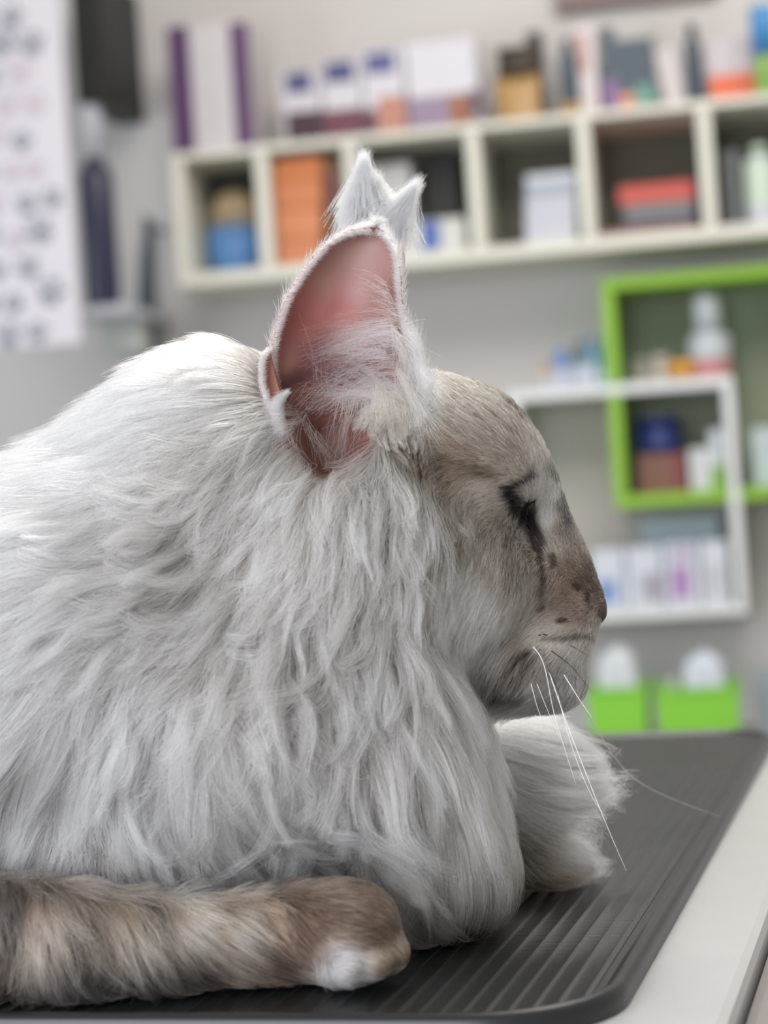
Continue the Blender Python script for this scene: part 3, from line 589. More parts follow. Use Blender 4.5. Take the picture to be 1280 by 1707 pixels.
# coat colours: (x, y, sRGB)
WH, CR, GY, TK, BR = (.93, .925, .92), (.88, .855, .83), (.74, .72, .69), (.58, .53, .48), (.50, .42, .35)
KB = [(0, 800, WH), (200, 700, WH), (330, 620, WH), (430, 530, (.72, .69, .65)), (300, 530, (.80, .78, .75)), (100, 1000, WH), (350, 800, CR), (330, 950, (.86, .84, .82)), (450, 900, CR), (250, 1200, WH), (450, 1100, CR), (560, 1000, CR), (450, 1300, WH), (650, 1250, CR), (760, 1350, (.82, .81, .76)),
      (720, 1510, (.66, .58, .49)), (820, 1500, (.52, .43, .34)), (600, 1430, (.78, .75, .69)), (300, 1430, CR), (60, 1300, WH), (0, 1440, (.62, .59, .58)), (130, 1450, (.45, .42, .41)), (850, 1400, (.52, .46, .40))]
KH = [(560, 830, WH), (500, 780, WH), (640, 800, (.84, .81, .77)), (700, 860, (.72, .67, .61)), (740, 900, (.66, .61, .55)), (800, 830, (.80, .76, .70)), (640, 960, (.80, .78, .75)), (740, 1020, WH), (820, 1040, (.92, .905, .88)), (790, 1000, WH), (770, 960, (.86, .84, .80)), (780, 1080, WH), (820, 930, (.70, .66, .61)),
      (700, 620, WH), (730, 680, (.90, .87, .83)), (690, 700, (.86, .82, .77)), (690, 755, TK), (770, 760, (.62, .56, .50)), (760, 620, TK), (800, 655, (.56, .52, .47)), (860, 700, (.60, .56, .51)), (910, 760, (.70, .66, .61)), (840, 740, (.66, .61, .56)), (780, 700, (.68, .63, .58)), (520, 590, CR),
      (850, 795, (.72, .68, .63)), (918, 830, (.90, .88, .85)), (910, 868, (.88, .86, .82)), (938, 800, (.42, .40, .38)), (940, 850, (.46, .43, .40)), (945, 890, (.58, .53, .48)), (925, 920, (.74, .68, .62)), (955, 940, (.60, .53, .47)), (920, 970, (.62, .55, .49)), (985, 970, (.48, .41, .36)), (960, 1010, (.62, .55, .50)),
      (870, 940, (.58, .54, .50)), (870, 1000, (.68, .64, .60)), (850, 870, (.68, .64, .59)), (930, 1060, (.74, .70, .65)), (970, 1080, (.78, .75, .71)), (880, 1060, (.70, .66, .61)), (860, 1100, (.52, .48, .44)), (930, 1120, (.64, .61, .58)), (960, 1150, (.70, .68, .66)), (880, 1160, (.70, .68, .66)), (800, 1170, (.76, .74, .71)), (840, 1080, (.72, .69, .65))]
KL = [(-100, 1500, (.40, .37, .35)), (0, 1480, (.44, .40, .37)), (60, 1560, (.66, .60, .54)), (100, 1630, (.46, .44, .46)), (180, 1520, (.58, .52, .46)), (230, 1600, (.44, .41, .40)), (260, 1540, (.68, .63, .58)), (340, 1500, (.62, .54, .46)), (380, 1560, (.70, .64, .58)), (420, 1610, (.48, .38, .32)), (470, 1500, (.50, .41, .34)),
      (480, 1560, (.44, .34, .28)), (520, 1610, (.88, .86, .87)), (545, 1625, (.90, .88, .89)), (560, 1510, (.48, .38, .31)), (620, 1530, (.52, .42, .34)), (650, 1590, (.70, .60, .50)), (590, 1490, (.42, .33, .27))]
KF = [(820, 1250, (.97, .97, .965)), (900, 1260, WH), (860, 1330, WH), (930, 1330, WH), (890, 1415, WH), (950, 1430, CR), (900, 1466, (.70, .62, .54)), (848, 1400, (.66, .60, .54)), (845, 1450, (.52, .45, .39))]
COLS = {HEAD: KH, BODY: KB, LEG: KL, FAR: KF}
# dark markings: (polyline, half width px, sRGB)
MARKS = [([(848, 812), (870, 808), (888, 804)], 3, (.16, .13, .12)), ([(858, 820), (866, 842), (876, 866)], 8, (.03, .045, .045)), ([(878, 862), (890, 886), (900, 912)], 10, (.08, .075, .07)), ([(898, 905), (902, 925), (905, 975)], 4, (.30, .26, .23)), ([(905, 975), (908, 1010)], 5, (.42, .37, .33)),
         ([(650, 742), (700, 752), (760, 772), (830, 790)], 9, (.56, .50, .44)), ([(936, 785), (948, 880)], 7, (.40, .38, .36)), ([(848, 1112), (868, 1086), (888, 1078)], 3, (.26, .22, .20)), ([(868, 1135), (874, 1105), (890, 1090)], 3, (.34, .30, .27)),
         ([(775, 1096), (812, 1128), (850, 1150), (880, 1152)], 9, (.36, .32, .29)), ([(936, 1035), (948, 1034)], 3, (.28, .23, .20)), ([(905, 1062), (950, 1058), (990, 1056)], 3, (.46, .42, .38)), ([(958, 978), (964, 982)], 5, (.34, .28, .24)), ([(980, 990), (982, 1002)], 4, (.30, .25, .22)), ([(921, 932), (924, 942)], 4, (.36, .31, .28)),
         ([(690, 935), (718, 915), (740, 905)], 5, (.34, .30, .26)), ([(690, 930), (676, 900)], 4, (.46, .41, .36)), ([(846, 900), (850, 960)], 9, (.54, .50, .46)), ([(800, 640), (830, 660)], 5, (.46, .42, .38)), ([(850, 678), (884, 712)], 6, (.42, .39, .35)), ([(752, 604), (790, 628)], 5, (.46, .42, .38)), ([(820, 690), (862, 735)], 4, (.52, .47, .43)), ([(770, 660), (815, 710)], 4, (.54, .49, .45))]
def side(p, g):                       # photo-side position of a point, the far half mirrored onto the near half
    z = np.where((g == HEAD) | (g == BODY), np.minimum(p[:, 2], 2 * SAG - p[:, 2]), p[:, 2]); z = np.maximum(z, 0.5)
    return np.stack([640 + FPX * p[:, 0] / z, 853.5 + FPX * p[:, 1] / z], -1)
def idw(q, pts, vals, power=3.0):
    d = ((q[:, None, :] - pts[None]) ** 2).sum(-1) + 60.0
    w_ = d ** (-power / 2); w_ /= w_.sum(1, keepdims=True); return w_ @ vals
def seg_dist(q, a, b_):
    a, b_ = np.array(a, float), np.array(b_, float); ab = b_ - a
    h = np.clip(((q - a) @ ab) / (ab @ ab), 0, 1); return np.sqrt(((q - a - h[:, None] * ab) ** 2).sum(-1))
def noise3(p, s, seed=0):          # cheap smooth noise from a few random plane waves
    r = np.random.default_rng(seed); o = 0
    for i in range(7):
        k = r.normal(size=3); k *= s * (0.6 + 0.9 * r.random()) / np.linalg.norm(k); o = o + np.sin(p @ k * 6.283 + r.random() * 6.283)
    return o / 2.6
def coat_color(p, g, q):
    c = np.zeros((len(p), 3))
    for k, L in COLS.items():
        m = g == k
        if m.any(): c[m] = idw(q[m], np.array([l[:2] for l in L], float), np.array([l[2] for l in L]), 4.0)
    lm = (g == LEG) & (q[:, 0] < 470); c[lm] *= (1 + .28 * noise3(p[lm], 75, 12) + .16 * noise3(p[lm], 190, 13))[:, None].clip(.45, 1.4)
    hm = g == HEAD
    for pl, wd, colr in MARKS:
        d = np.min([seg_dist(q, a, b_) for a, b_ in zip(pl[:-1], pl[1:])], 0) if len(pl) > 1 else 0
        d = d + 1.5 * noise3(p, 400, 5)
        f = np.clip(1.5 - d / wd, 0, 1) * hm; c = c * (1 - f[:, None]) + np.array(colr) * f[:, None]
    return c
# skin colour under the coat
gq = groups(CP); qq = side(CP, gq)
sc_ = coat_color(CP, gq, qq) * np.where(gq == BODY, .58, .80)[:, None]  # body skin darkened to paint shade into gaps between locks
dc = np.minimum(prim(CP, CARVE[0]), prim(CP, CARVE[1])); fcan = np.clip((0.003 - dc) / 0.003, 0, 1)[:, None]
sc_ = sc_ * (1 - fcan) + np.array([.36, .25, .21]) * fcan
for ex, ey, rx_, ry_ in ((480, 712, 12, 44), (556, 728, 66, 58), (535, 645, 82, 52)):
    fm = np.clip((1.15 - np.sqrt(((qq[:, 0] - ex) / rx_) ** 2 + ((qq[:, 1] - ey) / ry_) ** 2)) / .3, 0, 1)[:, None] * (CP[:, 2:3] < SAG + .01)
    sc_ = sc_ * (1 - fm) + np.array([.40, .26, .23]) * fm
fe = (np.linalg.norm(CP - EYE_C, axis=-1) < .0065)[:, None] * 1.0; sc_ = sc_ * (1 - fe) + np.array([.08, .06, .06]) * fe
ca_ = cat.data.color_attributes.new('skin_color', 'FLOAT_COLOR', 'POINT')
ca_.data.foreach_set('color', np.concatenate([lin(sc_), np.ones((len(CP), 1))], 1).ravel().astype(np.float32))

# ---- strands
hairm = bpy.data.materials.new('cat_hair'); hairm.use_nodes = True; nt = hairm.node_tree
for n_ in list(nt.nodes):
    if n_.type == 'BSDF_PRINCIPLED': nt.nodes.remove(n_)
hb = nt.nodes.new('ShaderNodeBsdfHairPrincipled'); hb.parametrization = 'COLOR'
hb.inputs['Roughness'].default_value = 0.42; hb.inputs['Radial Roughness'].default_value = 0.55; hb.inputs['Random Roughness'].default_value = 0.2
an = nt.nodes.new('ShaderNodeAttribute'); an.attribute_name = 'hair_color'; nt.links.new(an.outputs['Color'], hb.inputs['Color'])
nt.links.new(hb.outputs[0], nt.nodes['Material Output'].inputs['Surface'])
def hair_object(name, P, croot, ctip, rad, parent, taper=0.75, ramp=1.0):
    N, K = P.shape[:2]
    hc = bpy.data.hair_curves.new(name); hc.add_curves([K] * N)
    hc.attributes['position'].data.foreach_set('vector', C2W(P).reshape(-1).astype(np.float32))
    s = np.linspace(0, 1, K)
    R_ = np.broadcast_to(np.asarray(rad, float).reshape(-1, 1), (N, 1)) * (1 - taper * s ** 1.6)[None]
    a = hc.attributes.get('radius') or hc.attributes.new('radius', 'FLOAT', 'POINT')
    a.data.foreach_set('value', R_.reshape(-1).astype(np.float32))
    t_ = (s ** ramp)[None, :, None]
    cc = lin(np.clip(croot[:, None] * (1 - t_) + ctip[:, None] * t_, 0.01, .985))
    cc = np.concatenate([cc, np.ones((N, K, 1))], -1)
    a = hc.attributes.new('hair_color', 'FLOAT_COLOR', 'POINT'); a.data.foreach_set('color', cc.reshape(-1).astype(np.float32))
    hc.materials.append(hairm)
    o = bpy.data.objects.new(name, hc); COL.objects.link(o); o.parent = parent
    return o
def norm(v): return v / (np.linalg.norm(v, axis=-1, keepdims=True) + 1e-12)
def tangent(v, n): return norm(v - (v * n).sum(-1, keepdims=True) * n)
def grow(root, n, fx, fy, L, loft, K, wave, seed, rise=None, floor=True, curl=None):
    """strands that leave the skin, lie along the flow and keep their loft above the surface"""
    r = np.random.default_rng(seed); N = len(root)
    v = np.stack([fx, fy, np.zeros(N)], -1)
    hgt = loft * (0.25 + 0.75 * r.random(N)) if rise is None else loft * rise
    ph = r.random(N) * 6.283; fr = 0.7 + 0.5 * r.random(N)
    P = np.zeros((N, K, 3)); P[:, 0] = root; p = root.copy(); nn = n.copy(); s = np.linspace(0, 1, K)
    for k in range(1, K):
        if curl is not None:
            ca, sa = np.cos(curl * s[k] ** 1.3), np.sin(curl * s[k] ** 1.3); v = np.stack([fx * ca - fy * sa, fx * sa + fy * ca, np.zeros(N)], -1)
        t_ = tangent(v, nn); bi = np.cross(nn, t_)
        wv_ = (np.sin(ph + s[k] * 6.283 * fr) - np.sin(ph + s[k - 1] * 6.283 * fr)) * wave * (0.3 + s[k])
        p = p + t_ * (L / (K - 1))[:, None] + bi * wv_[:, None]
        nn = grad(p); tgt = hgt * (1 - (1 - s[k]) ** 2.2)
        d = sdf(p); p = p + nn * (np.maximum(tgt - d, (tgt - d) * 0.75))[:, None]
        if floor: p = floor_clip(p)
        P[:, k] = p
    return P
def floor_clip(p, e=0.0006):
    wz = C2W(p)[..., 2]; lift = np.maximum(TABLE_Z + e - wz, 0)
    if lift.max() <= 0: return p
    up = np.array([_R[2], -_U[2], _F[2]])
    return p + lift[..., None] * up
# sample roots by area, denser on short-haired regions
tri = np.concatenate([CF[:, [0, 1, 2]], CF[:, [0, 2, 3]]])
A_, B_, C_ = CP[tri[:, 0]], CP[tri[:, 1]], CP[tri[:, 2]]
area = np.linalg.norm(np.cross(B_ - A_, C_ - A_), axis=-1) / 2; cen = (A_ + B_ + C_) / 3
gt = groups(cen); qt = side(cen, gt); gn = grad(cen)
dens = np.zeros(len(tri))                          # strands per mm2
for k, G_ in GUIDES.items():
    m = gt == k
    if m.any():
        ln = idw(qt[m], G_[:, :2], G_[:, 4:5])[:, 0]; dens[m] = np.clip(50 / ln, 1.9, 11)
view = (gn * norm(cen)).sum(-1)
dens *= np.where(view > 0.35, 0.22, 1.0)           # the far flank needs fewer
dens *= np.where(qt[:, 0] < -60, 0.25, 1.0)
dens *= np.where(np.minimum(prim(cen, CARVE[0]), prim(cen, CARVE[1])) < 0.0012, 0, 1)
nearh = cen[:, 2] < SAG + .02
for ex, ey, rx_, ry_ in ((455, 640, 24, 62), (480, 712, 9, 36), (556, 728, 64, 56), (545, 640, 80, 48)):
    dens *= np.where(nearh & (((qt[:, 0] - ex) / rx_) ** 2 + ((qt[:, 1] - ey) / ry_) ** 2 < 1), 0, 1)
dens *= np.where(np.linalg.norm(cen - EYE_C, axis=-1) < .0044, 0, 1)
wzc = C2W(cen)[:, 2]; dens *= np.where(wzc < TABLE_Z + 0.001, 0, 1)
FUR = 1.0
pr = dens * area * 1e6 * FUR
NS = int(pr.sum()); print('strands', NS)
pick = rng.choice(len(tri), NS, p=pr / pr.sum())
u_, v_ = rng.random(NS), rng.random(NS); fl_ = u_ + v_ > 1; u_[fl_] = 1 - u_[fl_]; v_[fl_] = 1 - v_[fl_]
root = A_[pick] + u_[:, None] * (B_[pick] - A_[pick]) + v_[:, None] * (C_[pick] - A_[pick])
nor = grad(root); root = root - nor * (sdf(root) + 0.0003)[:, None]
gr = groups(root); qr = side(root, gr)
att = np.zeros((NS, 7))
for k, G_ in GUIDES.items():
    m = gr == k
    if m.any(): att[m] = idw(qr[m], G_[:, :2], G_[:, 2:])
ang = 0.18 * noise3(root, 30, 1) + rng.normal(0, .05, NS)
fx = att[:, 0] * np.cos(ang) - att[:, 1] * np.sin(ang); fy = att[:, 0] * np.sin(ang) + att[:, 1] * np.cos(ang)
L = att[:, 2] * 1e-3 * (0.65 + 0.5 * rng.random(NS)) * (1 + .12 * noise3(root, 60, 2))
lo_ = att[:, 3] * 1e-3 * (1 + .25 * noise3(root, 45, 3)); cs = att[:, 4] * 1e-3 * np.where(att[:, 2] > 20, 1.25, 1.0); cst = np.clip(att[:, 5] + np.where((gr == HEAD) & (att[:, 5] < .6), .22, 0) + .08 * noise3(root, 50, 4), 0, .95); wv = att[:, 6] * 1e-3
vr = np.clip((att[:, 5] - .35) * .5, np.where(gr == HEAD, .09, .04), .29); cu = np.where(gr == BODY, np.clip((att[:, 6] - 1.8) * .45, 0, .6), 0)      # how unruly the tufts are, and their curl
from mathutils import kdtree
def fur_region(name, sel, K, seed, rad):
    r = np.random.default_rng(seed); I = np.where(sel)[0]
    # tuft leaders: a subset of strands spaced by the local tuft size
    keep = []; order = r.permutation(I); cell = {}
    for i in order:
        s_ = max(cs[i], .0008); key = tuple((root[i] / s_).astype(int)) + (int(round(math.log(s_) * 4)),)
        if key in cell: continue
        cell[key] = i; keep.append(i)
    keep = np.array(keep)
    nk = len(keep); va = r.normal(0, 1, nk) * vr[keep]; fxk = fx[keep] * np.cos(va) - fy[keep] * np.sin(va); fyk = fx[keep] * np.sin(va) + fy[keep] * np.cos(va)
    Lk = L[keep] * (1 + vr[keep] * r.uniform(-.9, 1.0, nk)); curl = r.normal(0, .9, nk) * vr[keep] + cu[keep]
    PP = grow(root[keep], nor[keep], fxk, fyk, Lk, lo_[keep], K, wv[keep], seed + 1, rise=0.1 + 1.5 * r.random(nk), curl=curl)
    kd = kdtree.KDTree(len(keep))
    for j, i in enumerate(keep): kd.insert(root[i], j)
    kd.balance()
    jit = root[I] + r.normal(0, 1, (len(I), 3)) * (cs[I] * .12)[:, None]
    near = np.array([kd.find(x_)[1] for x_ in jit])
    P = grow(root[I], nor[I], fx[I], fy[I], L[I], lo_[I], K, wv[I] * .2, seed + 2)
    s = np.linspace(0, 1, K)
    wgt = (cst[I] * (0.85 + .4 * r.random(len(I)))).clip(0, .94)[:, None] * (s ** 1.15)[None]
    ln = np.clip(L[I] / L[keep[near]], .6, 1.15)
    lead = PP[near]; t_ = np.clip(s[None] * ln[:, None], 0, 1) * (K - 1); k0 = np.minimum(t_.astype(int), K - 2); fr = (t_ - k0)[..., None]
    ar = np.arange(len(I))[:, None]; lead = lead[ar, k0] * (1 - fr) + lead[ar, k0 + 1] * fr
    P = P * (1 - wgt[..., None]) + lead * wgt[..., None]
    P += (r.normal(0, 1, (len(I), 1, 3)) * (L[I] * .013)[:, None, None]) * (s ** 1.5)[None, :, None]
    P = floor_clip(P)
    c = coat_color(root[I], gr[I], qr[I])
    val = (1 + .07 * r.normal(size=len(I)) + .05 * noise3(root[I], 120, 9))[:, None]
    tk = np.clip((.86 - c.mean(1)) * 2.2, 0, 1)            # ticked hairs where the coat is not white
    dk = (r.random(len(I)) < .45) * tk
    c = c * val * (1 - .48 * dk[:, None])
    tip = c * (1 + .10 * (1 - dk))[:, None]
    return hair_object(name, P, c * (.86 - 1.25 * vr[I])[:, None] * np.array([1, .965, .93]), tip, rad, cat, ramp=.85)  # darker, browner roots paint self-shadow between the locks
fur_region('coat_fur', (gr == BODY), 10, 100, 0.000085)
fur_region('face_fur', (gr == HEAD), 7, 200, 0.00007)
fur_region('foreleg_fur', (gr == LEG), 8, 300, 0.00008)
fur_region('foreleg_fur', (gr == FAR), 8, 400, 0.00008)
# ------------------------------------------------------------------ ears
def resample(pts, n):
    pts = np.array(pts, float); d = np.r_[0, np.cumsum(np.linalg.norm(np.diff(pts[:, :2], axis=0), axis=1))]; d /= d[-1]
    x = np.linspace(0, 1, n)
    out = np.stack([np.interp(x, d, pts[:, k]) for k in range(pts.shape[1])], -1)
    for _ in range(3): out[1:-1] = (out[:-2] + 2 * out[1:-1] + out[2:]) / 4
    return out
def ear_sheet(Lp, Rp, bulge, nv=44, nu=25):
    Lr, Rr = resample(Lp, nv), resample(Rp, nv); u = np.linspace(0, 1, nu)
    g = Lr[:, None] * (1 - u[None, :, None]) + Rr[:, None] * u[None, :, None]
    v = np.linspace(0, 1, nv); bl = np.interp(v, [q[0] for q in bulge], [q[1] for q in bulge])
    g[..., 2] += bl[:, None] * np.sin(np.pi * u[None] ** 0.85) ** 0.75
    return px(g[..., 0], g[..., 1], g[..., 2])
ear_m = bpy.data.materials.new('ear_skin'); ear_m.use_nodes = True; nt = ear_m.node_tree; b = nt.nodes['Principled BSDF']
an = nt.nodes.new('ShaderNodeAttribute'); an.attribute_name = 'skin_color'
nz = nt.nodes.new('ShaderNodeTexNoise'); nz.inputs['Scale'].default_value = 260; nz.inputs['Detail'].default_value = 4
mr = nt.nodes.new('ShaderNodeMapRange'); mr.inputs['To Min'].default_value = .86; mr.inputs['To Max'].default_value = 1.12; nt.links.new(nz.outputs['Fac'], mr.inputs['Value'])
mx = nt.nodes.new('ShaderNodeMix'); mx.data_type = 'RGBA'; mx.blend_type = 'MULTIPLY'; mx.inputs['Factor'].default_value = 1
nt.links.new(an.outputs['Color'], mx.inputs['A']); nt.links.new(mr.outputs['Result'], mx.inputs['B']); nt.links.new(mx.outputs['Result'], b.inputs['Base Color'])
b.inputs['Roughness'].default_value = .55; b.inputs['Subsurface Weight'].default_value = .35; b.inputs['Subsurface Radius'].default_value = (.006, .002, .0015); b.inputs['Subsurface Scale'].default_value = .6
def grid_mesh(name, G, colf, parent, thick):
    nv, nu = G.shape[:2]; F = []
    for i in range(nv - 1):
        for j in range(nu - 1): F.append((i * nu + j, i * nu + j + 1, (i + 1) * nu + j + 1, (i + 1) * nu + j))
    P = G.reshape(-1, 3); o = link_mesh(name, C2W(P), F, ear_m, parent, True)
    a = o.data.color_attributes.new('skin_color', 'FLOAT_COLOR', 'POINT'); c = colf(P)
    a.data.foreach_set('color', np.concatenate([lin(c), np.ones((len(P), 1))], 1).ravel().astype(np.float32))
    m = o.modifiers.new('thickness', 'SOLIDIFY'); m.thickness = thick; m.offset = 0
    return o
def pxy(P): return np.stack([640 + FPX * P[:, 0] / P[:, 2], 853.5 + FPX * P[:, 1] / P[:, 2]], -1)
EL = [(508, 792, .686), (492, 768, .685), (482, 738, .685), (474, 700, .686), (462, 660, .689), (454, 625, .691), (453, 590, .692), (462, 545, .692), (482, 490, .692), (515, 440, .692), (548, 402, .693), (575, 388, .694), (600, 382, .695), (622, 382, .695)]
ER = [(600, 790, .684), (650, 760, .681), (690, 710, .681), (702, 655, .683), (690, 600, .686), (678, 550, .688), (668, 505, .690), (666, 468, .691), (664, 436, .692), (658, 412, .693), (648, 396, .694), (637, 386, .695), (627, 382, .695)]
G1 = ear_sheet(EL, ER, [(0, .004), (.15, .008), (.35, .014), (.55, .016), (.75, .011), (.9, .006), (1, .001)])
KE = [(530, 470, (.80, .64, .58)), (580, 420, (.77, .62, .57)), (630, 420, (.74, .59, .55)), (520, 500, (.82, .56, .52)), (600, 480, (.76, .58, .54)), (500, 540, (.78, .50, .46)), (570, 520, (.74, .46, .43)), (640, 500, (.68, .52, .48)), (470, 600, (.76, .56, .50)), (540, 600, (.48, .28, .28)), (600, 600, (.52, .34, .32)), (500, 640, (.38, .22, .21)), (560, 640, (.36, .21, .20)), (660, 600, (.66, .56, .51)), (560, 680, (.40, .25, .23)), (620, 690, (.40, .27, .23)), (530, 750, (.50, .34, .28)), (580, 770, (.44, .31, .25))]
def ear_col(P): return np.array([.80, .77, .79]) * idw(pxy(P), np.array([k[:2] for k in KE], float), np.array([k[2] for k in KE]), 3.5)
ear = grid_mesh('ear', G1, ear_col, cat, .0014)
# small skin pocket on the ear's rear edge
PL = [(456, 704, .680), (442, 672, .681), (433, 640, .683), (432, 610, .685), (437, 590, .687), (446, 580, .690)]
PRR = [(478, 708, .682), (474, 680, .682), (468, 655, .684), (460, 630, .687), (455, 605, .689), (450, 584, .691)]
GP = ear_sheet(PL, PRR, [(0, .002), (.5, .003), (1, .0)], 16, 8)
grid_mesh('ear_pocket', GP, lambda P: np.tile([.58, .38, .32], (len(P), 1)), ear, .001)
# far ear, seen behind the near one
FL_ = [(540, 650, .742), (538, 540, .741), (545, 470, .742), (556, 430, .744), (570, 395, .746), (584, 362, .748), (596, 335, .749), (606, 318, .750)]
FR_ = [(690, 660, .748), (670, 570, .744), (662, 520, .742), (668, 470, .744), (676, 425, .746), (660, 385, .748), (640, 350, .749), (616, 320, .750)]
G2 = ear_sheet(FL_, FR_, [(0, .014), (.5, .010), (1, .001)], 34, 15)
far_ear = grid_mesh('ear', G2, lambda P: np.tile([.87, .82, .80], (len(P), 1)), cat, .0012)

def strands(root, d0, L, K, bend, seed, frizz=.03):
    r = np.random.default_rng(seed); s = np.linspace(0, 1, K)[None, :, None]
    P = root[:, None] + norm(d0)[:, None] * (L[:, None, None] * s) + bend[:, None] * (L[:, None, None] * s ** 2)
    ph = r.random((len(root), 1, 3)) * 6.283
    return P + np.sin(ph + s * 5) * (L * frizz)[:, None, None] * s
def along(poly, n, r, t0=0, t1=1):
    q = resample(poly, 200); i = r.uniform(t0, t1, n) * 199; k = np.minimum(i.astype(int), 198); f = (i - k)[:, None]
    a = q[k] * (1 - f) + q[k + 1] * f; tt = q[k + 1] - q[k]
    return px(a[:, 0], a[:, 1], a[:, 2]), norm(np.c_[tt[:, :2], np.zeros(n)])
r = np.random.default_rng(51)
def col(c, n, v=.06): return np.clip(np.array(c)[None] * (1 + v * r.normal(size=(n, 1))), 0, .97)
# short white fur of the rims
Ps, Cs = [], []
for poly, n, t0, t1, sgn, Lm in ((EL, 5200, .02, .99, -1, .0023), (ER, 3800, .30, .985, 1, .0024), (PL, 1600, 0, 1, -1, .0024)):
    rt, tg = along(poly, n, r, t0, t1); out = np.stack([-tg[:, 1], tg[:, 0], np.zeros(n)], -1) * -sgn
    rt = rt + r.normal(0, .00035, (n, 3)) - np.array([0, 0, .0004])
    d0 = out * .85 + tg * .45 + r.normal(0, .25, (n, 3)) + np.array([0, 0, .05])
    Ps.append(strands(rt, d0, Lm * r.uniform(.5, 1.2, n), 5, np.zeros((n, 3)), 3)); Cs.append(col((.92, .90, .89), n))
hair_object('ear_rim_fur', np.concatenate(Ps), np.concatenate(Cs), np.concatenate(Cs), .00006, ear)
# fur on the back of both ears
def sheet_points(G, n, r, v0=0, v1=1):
    nv, nu = G.shape[:2]; a = r.uniform(v0, v1, n) * (nv - 1.001); b_ = r.random(n) * (nu - 1.001); i, j = a.astype(int), b_.astype(int); f, g = (a - i)[:, None], (b_ - j)[:, None]
    p = (G[i, j] * (1 - f) + G[i + 1, j] * f) * (1 - g) + (G[i, j + 1] * (1 - f) + G[i + 1, j + 1] * f) * g
    up = norm(G[i + 1, j] - G[i, j]); ac = norm(G[i, j + 1] - G[i, j]); nn = norm(np.cross(up, ac)); nn *= np.sign(nn[:, 2:3] + 1e-9)
    return p, up, nn, ac
p_, up_, nn_, _a = sheet_points(G1, 9000, r)
hair_object('ear_back_fur', strands(p_ + nn_ * .0012, up_ + nn_ * .35 + r.normal(0, .15, p_.shape), .006 * r.uniform(.6, 1.2, len(p_)), 5, np.zeros_like(p_), 5), col((.86, .84, .82), len(p_)), col((.92, .9, .88), len(p_)), .00008, ear)
# white skirt of fur where the ear's front edge meets the forehead
rt, tg = along(ER, 4200, r, .10, .55); n = len(rt)
rt = rt + np.stack([r.uniform(-.001, .002, n), r.normal(0, .001, n), r.uniform(-.0005, .006, n)], -1)
hair_object('ear_base_fur', strands(rt, tg * 1.0 + np.array([.08, .0, -.10]) + r.normal(0, .18, (n, 3)), .009 * r.uniform(.5, 1.3, n), 6, np.tile([.0, -.1, 0], (n, 1)), 6), col((.86, .83, .8), n), col((.95, .93, .91), n), .00007, ear)
# long wispy hair inside: swept bands rooted along the front wall
Ps, Cs = [], []
def band(x0, y0, x1, y1, n, ax, ay, Lm, bend, colr, spread=.12, d0=.684, d1=.690, fz=.04, nl=0):
    f = r.random(n)[:, None]; a = np.array([x0, y0]) * (1 - f) + np.array([x1, y1]) * f + r.normal(0, 4, (n, 2))
    rt = px(a[:, 0], a[:, 1], r.uniform(d0, d1, n))
    d = np.tile([ax, ay, 0.0], (n, 1)) + r.normal(0, spread, (n, 3)) * np.array([1, 1, .7])
    Ps.append(strands(rt, d, Lm * r.uniform(.5, 1.15, n), 9, np.tile([bend[0], bend[1], -.05], (n, 1)) + r.normal(0, .06, (n, 3)), int(r.integers(1e6)), fz)); Cs.append(col(colr, n, .08))
PW = (.90, .84, .84)
band(662, 520, 668, 590, 90, -1, -.12, .023, (.0, .22), PW, .14)
band(650, 530, 660, 560, 110, -1, .02, .028, (0, .25), PW, .05)
band(650, 545, 665, 575, 70, -.95, .18, .030, (0, .10), PW, .06)
band(655, 590, 668, 640, 60, -1, .05, .026, (0, .18), PW, .12)
band(640, 585, 650, 600, 60, -1, -.12, .022, (.0, .1), PW, .05)
band(655, 640, 660, 680, 55, -1, -.05, .024, (0, .25), PW, .16)
band(600, 650, 650, 680, 50, -.75, -.5, .024, (-.1, .2), PW, .25)
band(480, 680, 560, 690, 50, .7, -.75, .024, (.1, .2), PW, .22)
band(520, 640, 620, 690, 40, .3, -1, .026, (.1, .1), PW, .35)
band(600, 650, 640, 665, 90, -1, .12, .022, (0, -.12), PW, .07)
band(640, 470, 665, 540, 110, -.6, -.55, .010, (-.2, .1), (.82, .76, .74), .25)
band(560, 660, 680, 690, 150, -.12, 1, .020, (-.05, .05), (.78, .71, .63), .14, .679, .685)
band(620, 640, 700, 690, 200, .10, 1, .022, (.0, .1), (.74, .68, .60), .16, .677, .684)
band(660, 610, 700, 680, 300, .35, .85, .017, (.1, .1), (.80, .75, .69), .2, .679, .685)
band(655, 540, 690, 640, 320, .15, .7, .012, (.1, .2), (.82, .78, .73), .3, .682, .687)
band(500, 690, 540, 740, 60, .2, .95, .014, (.2, 0), (.66, .60, .52), .2, .680, .686)
band(484, 690, 500, 780, 200, .35, .6, .007, (.1, .2), (.72, .66, .58), .25, .683, .686)
band(520, 790, 650, 778, 200, .1, -.8, .008, (.0, -.1), (.50, .42, .36), .35, .677, .682)
hair_object('ear_inner_hair', np.concatenate(Ps), np.concatenate(Cs) * .92, np.concatenate(Cs), .000055, ear, .7)
# rim of the lower ear notch
rt, tg = along([(482, 650, .680), (468, 672, .679), (470, 700, .678), (480, 730, .678), (486, 756, .677), (500, 785, .677)], 3200, r)
hair_object('ear_notch_fur', strands(rt + r.normal(0, .0005, rt.shape), tg * .8 + np.array([-.5, 0, -.3]) + r.normal(0, .25, rt.shape), .006 * r.uniform(.5, 1.2, len(rt)), 5, np.zeros_like(rt), 8), col((.84, .82, .8), len(rt)), col((.92, .9, .9), len(rt)), .00006, ear)
